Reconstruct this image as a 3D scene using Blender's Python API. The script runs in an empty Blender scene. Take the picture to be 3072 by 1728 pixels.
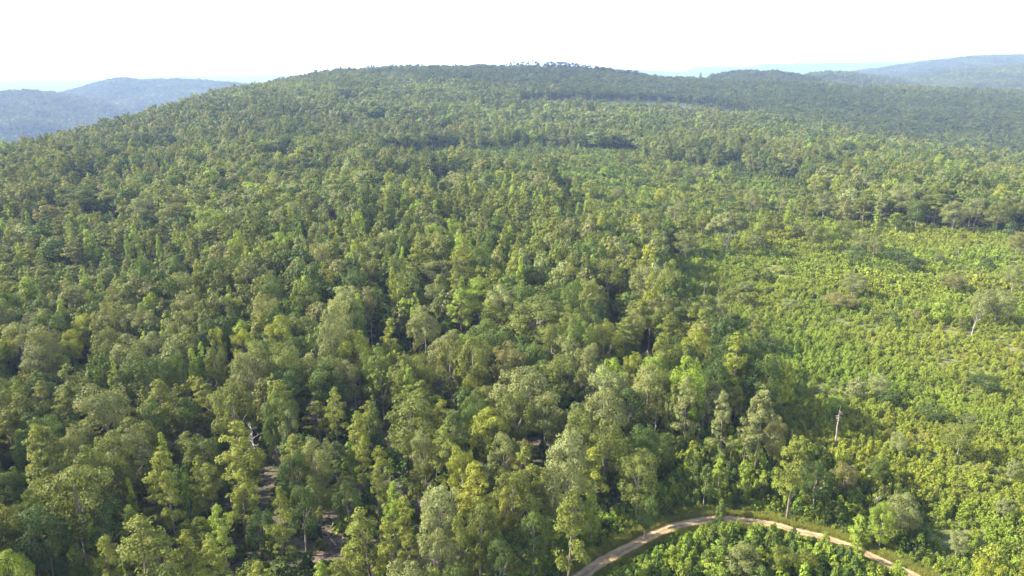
import bpy, math, random
import numpy as np
rng = np.random.default_rng(11)
random.seed(11)
scene = bpy.context.scene
R = math.radians

# ------------------------------------------------------------------ camera, world, sun, exposure
CAM_Z = 78.0
PITCH = R(16.06)
FPX = 0.714 * 3072            # focal length in pixels of the 3072 px wide photograph
cd = bpy.data.cameras.new('camera'); cam = bpy.data.objects.new('camera', cd)
scene.collection.objects.link(cam); scene.camera = cam
cd.sensor_width = 36; cd.lens = 0.714 * 36; cd.clip_start = 1; cd.clip_end = 60000
cam.location = (0, 0, CAM_Z); cam.rotation_euler = (R(90) - PITCH, 0, 0)

SUN_EL, SUN_AZ = R(32), R(-86)     # azimuth measured from +Y (view direction) towards +X
w = bpy.data.worlds.new('World'); scene.world = w; w.use_nodes = True
nt = w.node_tree; nt.nodes.clear()
out = nt.nodes.new('ShaderNodeOutputWorld'); bg = nt.nodes.new('ShaderNodeBackground')
sky = nt.nodes.new('ShaderNodeTexSky'); sky.sky_type = 'NISHITA'; sky.sun_disc = False
sky.sun_elevation = SUN_EL; sky.sun_rotation = SUN_AZ; sky.air_density = 1.0; sky.dust_density = 1.5
# thin white summer cloud veil, dense towards the horizon
tc = nt.nodes.new('ShaderNodeTexCoord'); sx = nt.nodes.new('ShaderNodeSeparateXYZ')
mr = nt.nodes.new('ShaderNodeMapRange'); mr.interpolation_type = 'SMOOTHSTEP'
mr.inputs['From Min'].default_value = 0.12; mr.inputs['From Max'].default_value = 0.58
mr.inputs['To Min'].default_value = 1.0; mr.inputs['To Max'].default_value = 0.0
mx = nt.nodes.new('ShaderNodeMix'); mx.data_type = 'RGBA'
mx.inputs[7].default_value = (13.9, 13.4, 12.7, 1)
nt.links.new(tc.outputs['Generated'], sx.inputs[0]); nt.links.new(sx.outputs['Z'], mr.inputs['Value'])
nt.links.new(mr.outputs[0], mx.inputs[0]); nt.links.new(sky.outputs[0], mx.inputs[6])
nt.links.new(mx.outputs[2], bg.inputs[0]); nt.links.new(bg.outputs[0], out.inputs[0])
bg.inputs[1].default_value = 0.10

sd = bpy.data.lights.new('sun', 'SUN'); sun = bpy.data.objects.new('sun', sd); scene.collection.objects.link(sun)
sd.energy = 5.0; sd.angle = R(0.6); sd.color = (1.0, 0.92, 0.74)
sun.rotation_euler = (R(90) - SUN_EL, 0, -SUN_AZ + math.pi)   # shines from SUN_AZ
sun.location = (-200, 0, 300)

scene.view_settings.view_transform = 'Standard'; scene.view_settings.look = 'None'
scene.view_settings.exposure = 1.87; scene.view_settings.gamma = 1
scene.render.engine = 'CYCLES'
scene.cycles.volume_bounces = 1
scene.cycles.max_bounces = 5; scene.cycles.diffuse_bounces = 3; scene.cycles.transmission_bounces = 3

HAZE_DENSITY = 1 / 9800.0

# ------------------------------------------------------------------ helpers
def link(o): scene.collection.objects.link(o); return o
def tag(o, label=None, cat=None, group=None, kind=None):
    if label: o['label'] = label
    if cat: o['category'] = cat
    if group: o['group'] = group
    if kind: o['kind'] = kind
    return o
cp, sp = math.cos(PITCH), math.sin(PITCH)
def project(x, y, z):
    x = np.asarray(x, float); y = np.asarray(y, float); z = np.asarray(z, float) - CAM_Z
    depth = y * cp - z * sp
    up = y * sp + z * cp
    depth = np.where(depth < 1, 1, depth)
    return 1536 + FPX * x / depth, 864 - FPX * up / depth, depth
def ray(u, v):
    a = (u - 1536) / FPX; b = (864 - v) / FPX
    return np.array([a, cp + b * sp, -sp + b * cp])

def inpoly(px, py, poly):
    px = np.asarray(px); py = np.asarray(py); c = np.zeros(px.shape, bool); n = len(poly); j = n - 1
    for i in range(n):
        xi, yi = poly[i]; xj, yj = poly[j]
        if yi != yj:
            c ^= ((yi > py) != (yj > py)) & (px < (xj - xi) * (py - yi) / (yj - yi) + xi)
        j = i
    return c

def vnoise(x, y, seed=0):
    """smooth value noise in [-1,1]"""
    x = np.asarray(x, float); y = np.asarray(y, float)
    xi = np.floor(x).astype(np.int64); yi = np.floor(y).astype(np.int64); fx = x - xi; fy = y - yi
    fx = fx * fx * (3 - 2 * fx); fy = fy * fy * (3 - 2 * fy)
    def h(a, b):
        n = (a * 374761393 + b * 668265263 + seed * 974634777) & 0x7fffffff
        n = ((n ^ (n >> 13)) * 1274126177) & 0x7fffffff
        return ((n ^ (n >> 16)) & 0xffff) / 32767.5 - 1
    return (h(xi, yi) * (1 - fx) + h(xi + 1, yi) * fx) * (1 - fy) + (h(xi, yi + 1) * (1 - fx) + h(xi + 1, yi + 1) * fx) * fy
def fbm(x, y, seed=0, o=3):
    s = 0; a = 1
    for k in range(o):
        s = s + a * vnoise(x * 2 ** k, y * 2 ** k, seed + k); a *= .5
    return s / 1.75

# ------------------------------------------------------------------ terrain heights
TD = [0, 300, 600, 800, 1000, 1300, 1600, 1900, 2200, 2600, 3200, 4000]
TT = {-180: [0, -2, -5, -8, -10, -20, -30, -40, -50, -60, -80, -100],
      -75: [0, 0, -5, -25, -70, -120, -150, -160, -165, -165, -165, -165],
      -45: [0, 0, 0, -22, -80, -130, -155, -165, -165, -165, -165, -165],
      -35: [0, 0, 6, 8, -28, -110, -150, -165, -165, -165, -165, -165],
      -27: [0, 0, 5, 14, 30, 0, -70, -130, -160, -165, -165, -165],
      -20: [0, 2, 8, 18, 38, 56, 25, -40, -110, -150, -165, -165],
      -13.7: [0, 2, 8, 17, 34, 62, 84, 66, 10, -60, -120, -150],
      -5: [0, 1, 6, 12, 26, 54, 80, 92, 66, 10, -60, -100],
      0: [0, 0, 4, 7, 20, 47, 72, 93, 75, 20, -30, -60],
      6: [0, 0, 3, 5, 16, 38, 62, 88, 80, 30, -20, -40],
      9.6: [0, 0, 2, 4, 15, 28, 42, 70, 62, 20, -10, -20],
      15: [0, 0, 0, 3, 13, 20, 24, 58, 52, 10, 0, 0],
      21: [0, 0, 0, 2, 9, 2, 18, 54, 46, 10, 5, 10],
      28: [0, 0, 0, -3, -12, -22, 0, 26, 44, 20, 15, 20],
      35: [0, 0, 0, -9, -26, -28, -8, 12, 26, 12, 20, 30],
      60: [0, 0, 0, -12, -30, -30, -10, 8, 20, 15, 20, 30],
      180: [0, -2, -5, -8, -10, -20, -30, -40, -50, -60, -80, -100]}
azk = sorted(TT)
AZG = np.arange(-180, 181, 1.0); DG = np.arange(0, 4001, 25.0)
_t = np.array([np.interp(DG, TD, TT[a]) for a in azk])
_t = np.array([np.interp(AZG, azk, _t[:, j]) for j in range(len(DG))]).T
def blur(a, n, ax):
    k = np.exp(-0.5 * (np.arange(-3 * n, 3 * n + 1) / n) ** 2); k /= k.sum()
    pad = [(0, 0), (0, 0)]; pad[ax] = (3 * n, 3 * n); b = np.pad(a, pad, mode='edge')
    return np.apply_along_axis(lambda v: np.convolve(v, k, 'valid'), ax, b)
_t = blur(blur(_t, 3, 1), 2, 0)

# far ridges: (crest points as photo px (u,v)), distance, front slope, rear slope, trees
def crest(pts, D, drop=13):
    az = [math.degrees(math.atan2(ray(u, v)[0], ray(u, v)[1])) for u, v in pts]
    zz = []
    for u, v in pts:
        r = ray(u, v); zz.append(CAM_Z + D * r[2] / math.hypot(r[0], r[1]) - drop)
    return az, zz
RIDGES = []
def ridge(pts, D, s1, s2, base, drop=13):
    az, zz = crest(pts, D, drop); az = [az[0] - 6] + az + [az[-1] + 6]; zz = [base - 60] + zz + [base - 60]
    RIDGES.append((np.array(az), np.array(zz), D, s1, s2))
def ridge_open_left(pts, D, s1, s2, base, drop=13):
    az, zz = crest(pts, D, drop); az = [az[0] - 30] + az + [az[-1] + 8]; zz = [zz[0]] + zz + [base - 60]
    RIDGES.append((np.array(az), np.array(zz), D, s1, s2))
def ridge_open_right(pts, D, s1, s2, base, drop=13):
    az, zz = crest(pts, D, drop); az = [az[0] - 6] + az + [az[-1] + 30]; zz = [base - 60] + zz + [zz[-1]]
    RIDGES.append((np.array(az), np.array(zz), D, s1, s2))
ridge_open_left([(0, 277), (52, 270), (111, 272), (183, 281), (230, 290), (300, 300)], 3700, .22, .35, -165)
ridge([(150, 285), (210, 270), (278, 251), (342, 235), (374, 232), (417, 239), (480, 238), (557, 237), (636, 243), (760, 254)], 4600, .24, .35, -165)
ridge_open_left([(0, 241), (200, 240), (358, 237), (437, 229), (676, 226), (815, 224), (1000, 226)], 14000, .12, .2, -165, 0)
ridge_open_left([(0, 252), (200, 248), (358, 244), (500, 240), (700, 236)], 9500, .1, .2, -165, 0)
ridge([(2135, 229), (2180, 219), (2219, 213), (2270, 215), (2318, 215), (2358, 219), (2406, 227), (2450, 234)], 2650, .16, .3, -20)
ridge([(2390, 232), (2453, 215), (2545, 217), (2600, 224), (2700, 238)], 3300, .2, .3, -20)
ridge_open_right([(2640, 236), (2684, 231), (2803, 219), (2883, 207), (3072, 194)], 3900, .15, .3, -20)
ridge_open_right([(2500, 226), (2545, 216), (2644, 204), (2684, 197), (2783, 184), (2843, 179), (2914, 168), (3072, 165)], 5200, .2, .3, -20)
ridge([(1900, 205), (1978, 211), (2048, 215), (2084, 199), (2187, 197), (2227, 201), (2302, 188), (2358, 191), (2390, 187), (2445, 187), (2604, 185), (2704, 183), (2914, 165), (3072, 159), (3200, 155)], 10000, .2, .3, -40, 0)

def ground(x, y):
    x = np.asarray(x, float); y = np.asarray(y, float)
    d = np.hypot(x, y); az = np.degrees(np.arctan2(x, y))
    fa = np.clip(az + 180, 0, 359.999); fd = np.clip(d / 25, 0, len(DG) - 1.001)
    i = fa.astype(int); j = fd.astype(int); a = fa - i; b = fd - j
    z = (_t[i, j] * (1 - b) + _t[i, j + 1] * b) * (1 - a) + (_t[i + 1, j] * (1 - b) + _t[i + 1, j + 1] * b) * a
    z = z + fbm(x / 130, y / 130, 5) * np.clip(d / 150 - .4, 0, 1) * (1.6 + np.clip(d / 500, 0, 5))
    for k, (ra, rz, D, s1, s2) in enumerate(RIDGES):
        zc = np.interp(az, ra, rz, left=-400, right=-400)
        t = d - D
        e = np.where(t < 0, -t * s1, t * s2)
        rr = 90.0; e = np.sqrt(e * e + (rr * .25) ** 2) - rr * .25
        sp_ = fbm(x / 420, y / 420, 20 + k) * np.clip(e * .6, 0, 75)
        z = np.maximum(z, zc - e + sp_)
    return np.maximum(z, -168.0)

def at(u, v, h=0.0):
    """world point seen at photo pixel (u,v), h metres above the ground"""
    r = ray(u, v); r = r / math.hypot(r[0], r[1])
    d = np.concatenate([np.arange(60, 900, 0.5), np.arange(900, 6000, 3)])
    z = CAM_Z + d * r[2] - (ground(d * r[0], d * r[1]) + h)
    k = np.argmax(z < 0) if (z < 0).any() else len(d) - 1
    return d[k] * r[0], d[k] * r[1], float(ground(d[k] * r[0], d[k] * r[1]))

# ------------------------------------------------------------------ masks (photo px of the ground point)
CLEAR = [(2075, 735), (2000, 800), (1985, 900), (2040, 985), (2110, 1060), (2230, 1200), (2330, 1300), (2400, 1350), (2480, 1410), (2660, 1450),
         (2760, 1580), (2800, 1900), (3900, 1900), (3900, 700), (3072, 700), (2700, 672), (2500, 668), (2350, 680), (2200, 700)]
YOUNG = [(1500, 1830), (1640, 1700), (1760, 1610), (1870, 1530), (1960, 1440), (2060, 1350), (2220, 1310), (2340, 1310), (2480, 1410), (2660, 1450), (2760, 1580), (2800, 1800), (2800, 2100), (1500, 2100)]
PATCH = [[(1650, 560), (1700, 512), (1950, 478), (2300, 528), (2500, 600), (2540, 672), (2350, 684), (2200, 705), (2075, 750), (1980, 745), (1800, 705), (1660, 660)],
         [(1150, 475), (1300, 447), (1600, 442), (1900, 455), (1960, 478), (1700, 535), (1500, 540), (1280, 520)], [(1560, 300), (2000, 303), (2300, 345), (2250, 362), (1900, 340), (1560, 322)],
         [(1050, 560), (1400, 540), (1500, 575), (1200, 600)]]
GAPS = [(1000, 1610, 45, 32), (985, 1670, 50, 40), (1030, 1565, 35, 25), (1100, 1440, 45, 28), (1220, 1480, 45, 28), (790, 1430, 28, 18), (1265, 1196, 42, 24),
        (1320, 1240, 35, 16), (630, 1395, 30, 12), (1610, 1330, 35, 16), (1270, 1695, 60, 18), (1700, 1650, 50, 20), (1075, 1490, 40, 18)]
ROADPX = [(1660, 1800), (1752, 1728), (1820, 1685), (1898, 1641), (1960, 1610), (2025, 1582), (2090, 1568), (2150, 1562), (2230, 1568), (2326, 1581),
          (2386, 1597), (2465, 1615), (2525, 1637), (2560, 1652), (2610, 1672), (2668, 1699), (2736, 1730), (2830, 1790)]
road_pts = np.array([at(u, v)[:2] for u, v in ROADPX])
def catmull(P, n=8):
    P = np.vstack([2 * P[0] - P[1], P, 2 * P[-1] - P[-2]]); o = []
    for i in range(1, len(P) - 2):
        for t in np.arange(n) / n:
            o.append(.5 * (2 * P[i] + (P[i + 1] - P[i - 1]) * t + (2 * P[i - 1] - 5 * P[i] + 4 * P[i + 1] - P[i + 2]) * t * t + (-P[i - 1] + 3 * P[i] - 3 * P[i + 1] + P[i + 2]) * t ** 3))
    return np.array(o + [P[-2]])
road_c = catmull(road_pts)
def road_dist(x, y):
    x = np.asarray(x); y = np.asarray(y); d = np.full(x.shape, 1e9)
    for k in range(len(road_c)):
        d = np.minimum(d, np.hypot(x - road_c[k, 0], y - road_c[k, 1]))
    return d

def road_near(x, y):
    best = np.full(np.shape(x), 1e9); bx = np.zeros(np.shape(x)); by = np.zeros(np.shape(x))
    for k in range(len(road_c)):
        dd_ = np.hypot(x - road_c[k, 0], y - road_c[k, 1]); m_ = dd_ < best; best = np.where(m_, dd_, best); bx = np.where(m_, road_c[k, 0], bx); by = np.where(m_, road_c[k, 1], by)
    return bx, by

# ------------------------------------------------------------------ materials
def mat(name):
    m = bpy.data.materials.new(name); m.use_nodes = True; m.node_tree.nodes.clear(); return m, m.node_tree.nodes, m.node_tree.links
def leaf_mat(name, transl=.30, spread=.22, scale=.8):
    m, N, L = mat(name)
    o = N.new('ShaderNodeOutputMaterial'); at_ = N.new('ShaderNodeAttribute'); at_.attribute_type = 'INSTANCER'; at_.attribute_name = 'tint'
    g = N.new('ShaderNodeNewGeometry')
    tcn = N.new('ShaderNodeTexCoord'); nz = N.new('ShaderNodeTexNoise'); nz.inputs['Scale'].default_value = scale; nz.inputs['Detail'].default_value = 2
    L.new(tcn.outputs['Object'], nz.inputs['Vector'])
    # per-leaf value change + clump-sized change
    m1 = N.new('ShaderNodeMath'); m1.operation = 'MULTIPLY_ADD'; m1.inputs[1].default_value = spread * 1.2; m1.inputs[2].default_value = 1 - spread * .6
    L.new(g.outputs['Random Per Island'], m1.inputs[0])
    m2 = N.new('ShaderNodeMath'); m2.operation = 'MULTIPLY_ADD'; m2.inputs[1].default_value = 1.0; m2.inputs[2].default_value = .5
    L.new(nz.outputs[0], m2.inputs[0])
    m3 = N.new('ShaderNodeMath'); m3.operation = 'MULTIPLY'; L.new(m1.outputs[0], m3.inputs[0]); L.new(m2.outputs[0], m3.inputs[1])
    vm = N.new('ShaderNodeVectorMath'); vm.operation = 'SCALE'; L.new(at_.outputs['Color'], vm.inputs[0]); L.new(m3.outputs[0], vm.inputs['Scale'])
    p = N.new('ShaderNodeBsdfPrincipled'); p.inputs['Roughness'].default_value = .6; p.inputs['Specular IOR Level'].default_value = .2
    t = N.new('ShaderNodeBsdfTranslucent'); ms = N.new('ShaderNodeMixShader'); ms.inputs[0].default_value = transl
    v2 = N.new('ShaderNodeVectorMath'); v2.operation = 'MULTIPLY'; v2.inputs[1].default_value = (1.25, 1.15, .5)
    L.new(vm.outputs[0], v2.inputs[0]); L.new(vm.outputs[0], p.inputs['Base Color']); L.new(v2.outputs[0], t.inputs[0])
    L.new(p.outputs[0], ms.inputs[1]); L.new(t.outputs[0], ms.inputs[2]); L.new(ms.outputs[0], o.inputs[0])
    return m
def bark_mat(name, c1, c2, scale=3):
    m, N, L = mat(name); o = N.new('ShaderNodeOutputMaterial'); p = N.new('ShaderNodeBsdfPrincipled'); p.inputs['Roughness'].default_value = .85
    tcn = N.new('ShaderNodeTexCoord'); mp = N.new('ShaderNodeMapping'); mp.inputs['Scale'].default_value = (1, 1, .25)
    nz = N.new('ShaderNodeTexNoise'); nz.inputs['Scale'].default_value = scale; cr = N.new('ShaderNodeValToRGB')
    cr.color_ramp.elements[0].color = (*c1, 1); cr.color_ramp.elements[0].position = .35; cr.color_ramp.elements[1].color = (*c2, 1); cr.color_ramp.elements[1].position = .65
    L.new(tcn.outputs['Object'], mp.inputs[0]); L.new(mp.outputs[0], nz.inputs['Vector']); L.new(nz.outputs[0], cr.inputs[0]); L.new(cr.outputs[0], p.inputs['Base Color']); L.new(p.outputs[0], o.inputs[0])
    return m
LEAF = leaf_mat('foliage'); NEEDLE = leaf_mat('pine_needles', .26, .2, .9); SHRUB = leaf_mat('young_foliage', .35, .25, 1.2)
BARK = bark_mat('bark', (.13, .11, .09), (.30, .27, .23)); PINEBARK = bark_mat('pine_bark', (.10, .075, .06), (.22, .17, .13))
DEADWOOD = bark_mat('dead_wood', (.17, .145, .125), (.36, .32, .285)); PALEWOOD = bark_mat('bleached_wood', (.21, .19, .17), (.38, .355, .325))

# ------------------------------------------------------------------ mesh building
def mesh_from(name, parts, mats):
    """parts: list of (verts (n,3), faces list/array, material index, smooth)"""
    V = []; Fs = []; MI = []; SM = []; off = 0
    for v, f, mi, sm in parts:
        V.append(np.asarray(v, float).reshape(-1, 3)); f = np.asarray(f, int) + off
        Fs += f.tolist(); MI += [mi] * len(f); SM += [sm] * len(f); off += len(V[-1])
    me = bpy.data.meshes.new(name); me.from_pydata(np.vstack(V).tolist(), [], Fs)
    for m in mats: me.materials.append(m)
    me.polygons.foreach_set('material_index', MI); me.polygons.foreach_set('use_smooth', SM); me.update()
    return me
def unit(v): return v / np.maximum(np.linalg.norm(v, axis=-1, keepdims=True), 1e-9)
def leaves(P, Nn, s, r, aspect=.62):
    """diamond leaf sprays, slightly folded"""
    n = len(P); t = unit(np.cross(Nn, r.normal(size=(n, 3)))); b = np.cross(Nn, t); s = np.asarray(s).reshape(-1, 1) * r.uniform(.7, 1.35, (n, 1))
    q = np.stack([P + t * s, P + b * s * aspect + Nn * s * .15, P - t * s, P - b * s * aspect + Nn * s * .15], 1).reshape(-1, 3)
    return q, np.arange(4 * n).reshape(n, 4)
def tube(path, rad, sides=6):
    path = np.asarray(path, float); n = len(path); V = []; F = []
    for i in range(n):
        d = unit(path[min(i + 1, n - 1)] - path[max(i - 1, 0)]); a = np.array([0, 1, 0.01]) if abs(d[0]) > .8 else np.array([1, 0.01, 0]); a = unit(np.cross(d, a)); b = np.cross(d, a)
        for k in range(sides):
            th = 2 * math.pi * k / sides; V.append(path[i] + rad[i] * (math.cos(th) * a + math.sin(th) * b))
    for i in range(n - 1):
        for k in range(sides):
            k2 = (k + 1) % sides; F.append((i * sides + k, i * sides + k2, (i + 1) * sides + k2, (i + 1) * sides + k))
    return np.array(V), np.array(F)

def lobes_to_leaves(C, dirs, rad, flat, n, size, r, inner=.25, up=.25, jit=.75):
    k = len(C); wts = rad ** 2; wts = wts / wts.sum(); idx = r.choice(k, n, p=wts)
    d = unit(r.normal(size=(n, 3)) + dirs[idx] * .75)
    rr = np.where(r.random(n) < inner, r.uniform(.35, .8, n), r.uniform(.82, 1.12, n))[:, None] * rad[idx][:, None]
    P = C[idx] + d * rr * np.array([1, 1, flat]); Nn = unit(d + r.normal(size=(n, 3)) * jit * .42 + np.array([0, 0, up]))
    return leaves(P, Nn, np.full(n, size), r)

def oak(seed, n=7000, size=.17, H=16.0, Rr=4.3, sides=6, limbs=6, nl=34, low=-.8):
    r = np.random.default_rng(seed)
    k = np.arange(nl) + .5; ph = np.arccos(1 - (1 - low) * k / nl * 1.0); th = math.pi * (1 + 5 ** .5) * k
    dirs = np.stack([np.sin(ph) * np.cos(th), np.sin(ph) * np.sin(th), np.cos(ph)], 1); dirs = unit(dirs + r.normal(size=dirs.shape) * .22)
    ax = np.array([Rr * r.uniform(.85, 1.12), Rr * r.uniform(.85, 1.12), H * .40])
    c0 = np.array([r.normal() * .4, r.normal() * .4, H * .57])
    sc = r.uniform(.58, .86, nl)[:, None]
    C = c0 + dirs * ax * sc; rad = Rr * r.uniform(.22, .42, nl)
    # some sub lobes
    m = nl; i2 = r.integers(0, nl, m); C2 = C[i2] + unit(r.normal(size=(m, 3)) + dirs[i2]) * rad[i2][:, None] * .95; C = np.vstack([C, C2]); dirs2 = np.vstack([dirs, dirs[i2]]); rad = np.concatenate([rad, rad[i2] * r.uniform(.35, .6, m)])
    lv = lobes_to_leaves(C, dirs2, rad, .72, n, size, r)
    tr = []
    th_ = H * .40; bend = r.normal(size=2) * .25
    path = [(0, 0, -.6), (bend[0] * .4, bend[1] * .4, th_ * .5), (bend[0], bend[1], th_), (bend[0] * 1.3, bend[1] * 1.2, H * .8)]
    tr.append(tube(path, [.34, .26, .2, .05], sides))
    for j in range(limbs):
        t = j % nl; tgt = C[r.integers(0, nl)]; z0 = H * r.uniform(.32, .5); p0 = np.array([bend[0], bend[1], z0]); md = (p0 + tgt) / 2 + np.array([0, 0, -.4]) + r.normal(size=3) * .3
        tr.append(tube([p0, md, tgt], [.13, .085, .03], max(4, sides - 1)))
    return lv, tr
def pine(seed, n=4600, size=.16, H=18.0, Rr=3.1, sides=6, z0=.34, ragged=.25):
    r = np.random.default_rng(seed); C = []; D = []; rad = []; tr = []
    lean = r.normal(size=2) * .35
    def tp(f): return np.array([lean[0] * f * f, lean[1] * f * f, H * f])
    tr.append(tube([tp(0) - np.array([0, 0, .6]), tp(.35), tp(.7), tp(.98)], [.21, .16, .10, .03], sides))
    f = z0
    while f < .985:
        t = (f - z0) / (1 - z0); prof = (math.sin(math.pi * min(1, t * .8 + .22)) ** .7) * (1 - t * .35)
        for j in range(r.integers(2, 5)):
            if r.random() < ragged * (1 - t): continue
            a = r.uniform(0, 2 * math.pi); Lb = Rr * prof * r.uniform(.55, 1.15); rise = r.uniform(-.05, .35) * Lb
            dr = np.array([math.cos(a), math.sin(a), 0]); p0 = tp(f); e = p0 + dr * Lb + np.array([0, 0, rise])
            tr.append(tube([p0, (p0 + e) / 2 - np.array([0, 0, .1]), e], [.055, .04, .02], 4))
            for q, s_ in ((1.0, .34), (.62, .30), (.8, .24)):
                off = r.normal(size=3) * np.array([.35, .35, .18]) * (Rr / 3.1)
                C.append(p0 + (e - p0) * q + off + np.array([0, 0, .15])); D.append(unit(dr * .6 + np.array([0, 0, .6]))); rad.append(Rr * s_ * r.uniform(.7, 1.15) * (.6 + .4 * prof))
        f += r.uniform(.035, .065)
    C.append(tp(1.0)); D.append(np.array([0, 0, 1.])); rad.append(Rr * .22)
    lv = lobes_to_leaves(np.array(C), np.array(D), np.array(rad), .5, n, size, r, inner=.2, up=.5, jit=.9)
    return lv, tr
def poplar(seed, n=2100, size=.18, H=11.0, Rr=1.9, sides=5):
    r = np.random.default_rng(seed); C = []; D = []; rad = []; z0 = .18
    for k in range(34):
        t = r.uniform(0, 1) ** 1.1; pr = (1 - t) ** .75 * min(1, .55 + t * 2.5) + .10; a = r.uniform(0, 2 * math.pi); q = Rr * pr * r.uniform(.45, .85)
        C.append([math.cos(a) * q, math.sin(a) * q, H * (z0 + (1 - z0) * t)]); D.append(unit(np.array([math.cos(a), math.sin(a), .5]))); rad.append(Rr * (.18 + .28 * pr) * r.uniform(.75, 1.15))
    C.append([0, 0, H]); D.append(np.array([0, 0, 1.])); rad.append(Rr * .16)
    lv = lobes_to_leaves(np.array(C), np.array(D), np.array(rad), 1.15, n, size, r, up=.3)
    tr = [tube([(0, 0, -.4), (.08, 0, H * .5), (0, .05, H * .95)], [.15, .09, .02], sides)]
    return lv, tr
def shrub(seed, n=420, size=.13, H=2.4, Rr=1.25):
    r = np.random.default_rng(seed); P = []; Nn = []
    sh = r.integers(5, 10)
    for k in range(sh):
        a = r.uniform(0, 6.28); q = Rr * r.uniform(0, .62); h = H * r.uniform(.55, 1.0) * (1 - .3 * q / Rr); c = np.array([math.cos(a) * q, math.sin(a) * q]); m = n // sh
        t = r.uniform(.05, 1, m) ** .8; rr = Rr * .42 * (1 - t) ** .6 + .06; b = r.uniform(0, 6.28, m)
        P.append(np.stack([c[0] * (1 + t * .3) + np.cos(b) * rr, c[1] * (1 + t * .3) + np.sin(b) * rr, h * t], 1)); Nn.append(unit(np.stack([np.cos(b), np.sin(b), np.full(m, .7)], 1) + r.normal(size=(m, 3)) * .55))
    P = np.vstack(P); Nn = np.vstack(Nn)
    return leaves(P, Nn, np.full(len(P), size), r, .7)

def crown_mesh(name, lv, m): return mesh_from(name, [(lv[0], lv[1], 0, False)], [m])
def trunk_mesh(name, tr, m): return mesh_from(name, [(v, f, 0, True) for v, f in tr], [m])
def joined_mesh(name, lv, tr, m1, m2): return mesh_from(name, [(lv[0], lv[1], 0, False)] + [(v, f, 1, True) for v, f in tr], [m1, m2])

# prototypes: kind -> list of (crown mesh, trunk mesh, R0, H0) in high detail, plus joined sources for the far wood
GEN = {'oak': (oak, LEAF, BARK, 4.3, 16.0), 'pine': (pine, NEEDLE, PINEBARK, 3.1, 18.0), 'poplar': (poplar, LEAF, BARK, 1.9, 11.0)}
HI = {}; SRC = {}
for kind, (fn, ml, mb, R0, H0) in GEN.items():
    nv = {'oak': 7, 'pine': 6, 'poplar': 4}[kind]
    HI[kind] = []
    SRC[kind] = {'hi': [], 'mid': [], 'low': []}
    for i in range(nv):
        lv, tr = fn(100 + i * 7)
        HI[kind].append((crown_mesh(kind + '_crown', lv, ml), trunk_mesh(kind + '_trunk', tr, mb)))
    for i in range(max(4, nv - 2)):
        k = {'oak': (1500, .40), 'pine': (1100, .36), 'poplar': (700, .33)}[kind]
        lv, tr = fn(300 + i * 7, n=k[0], size=k[1], sides=5); SRC[kind]['mid'].append(joined_mesh(kind + '_tree', lv, tr, ml, mb))
    for i in range(4):
        k = {'oak': (330, .85), 'pine': (260, .72), 'poplar': (160, .68)}[kind]
        lv, tr = fn(500 + i * 7, n=k[0], size=k[1], sides=4); SRC[kind]['low'].append(joined_mesh(kind + '_tree', lv, tr[:3], ml, mb))
BIG = []
for i in range(3):
    lv, tr = oak(180 + i * 5, n=9500, size=.155, nl=46, limbs=9); BIG.append((crown_mesh('oak_crown', lv, LEAF), trunk_mesh('oak_trunk', tr, BARK)))
SHR = [mesh_from('shrub', [(*shrub(700 + i), 0, False)], [SHRUB]) for i in range(5)]
SHR += [mesh_from('shrub', [(*shrub(730 + i, n=760, size=.105), 0, False)], [SHRUB]) for i in range(3)]
SHR_MID = [mesh_from('shrub', [(*shrub(760 + i, n=110, size=.28), 0, False)], [SHRUB]) for i in range(4)]

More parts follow.
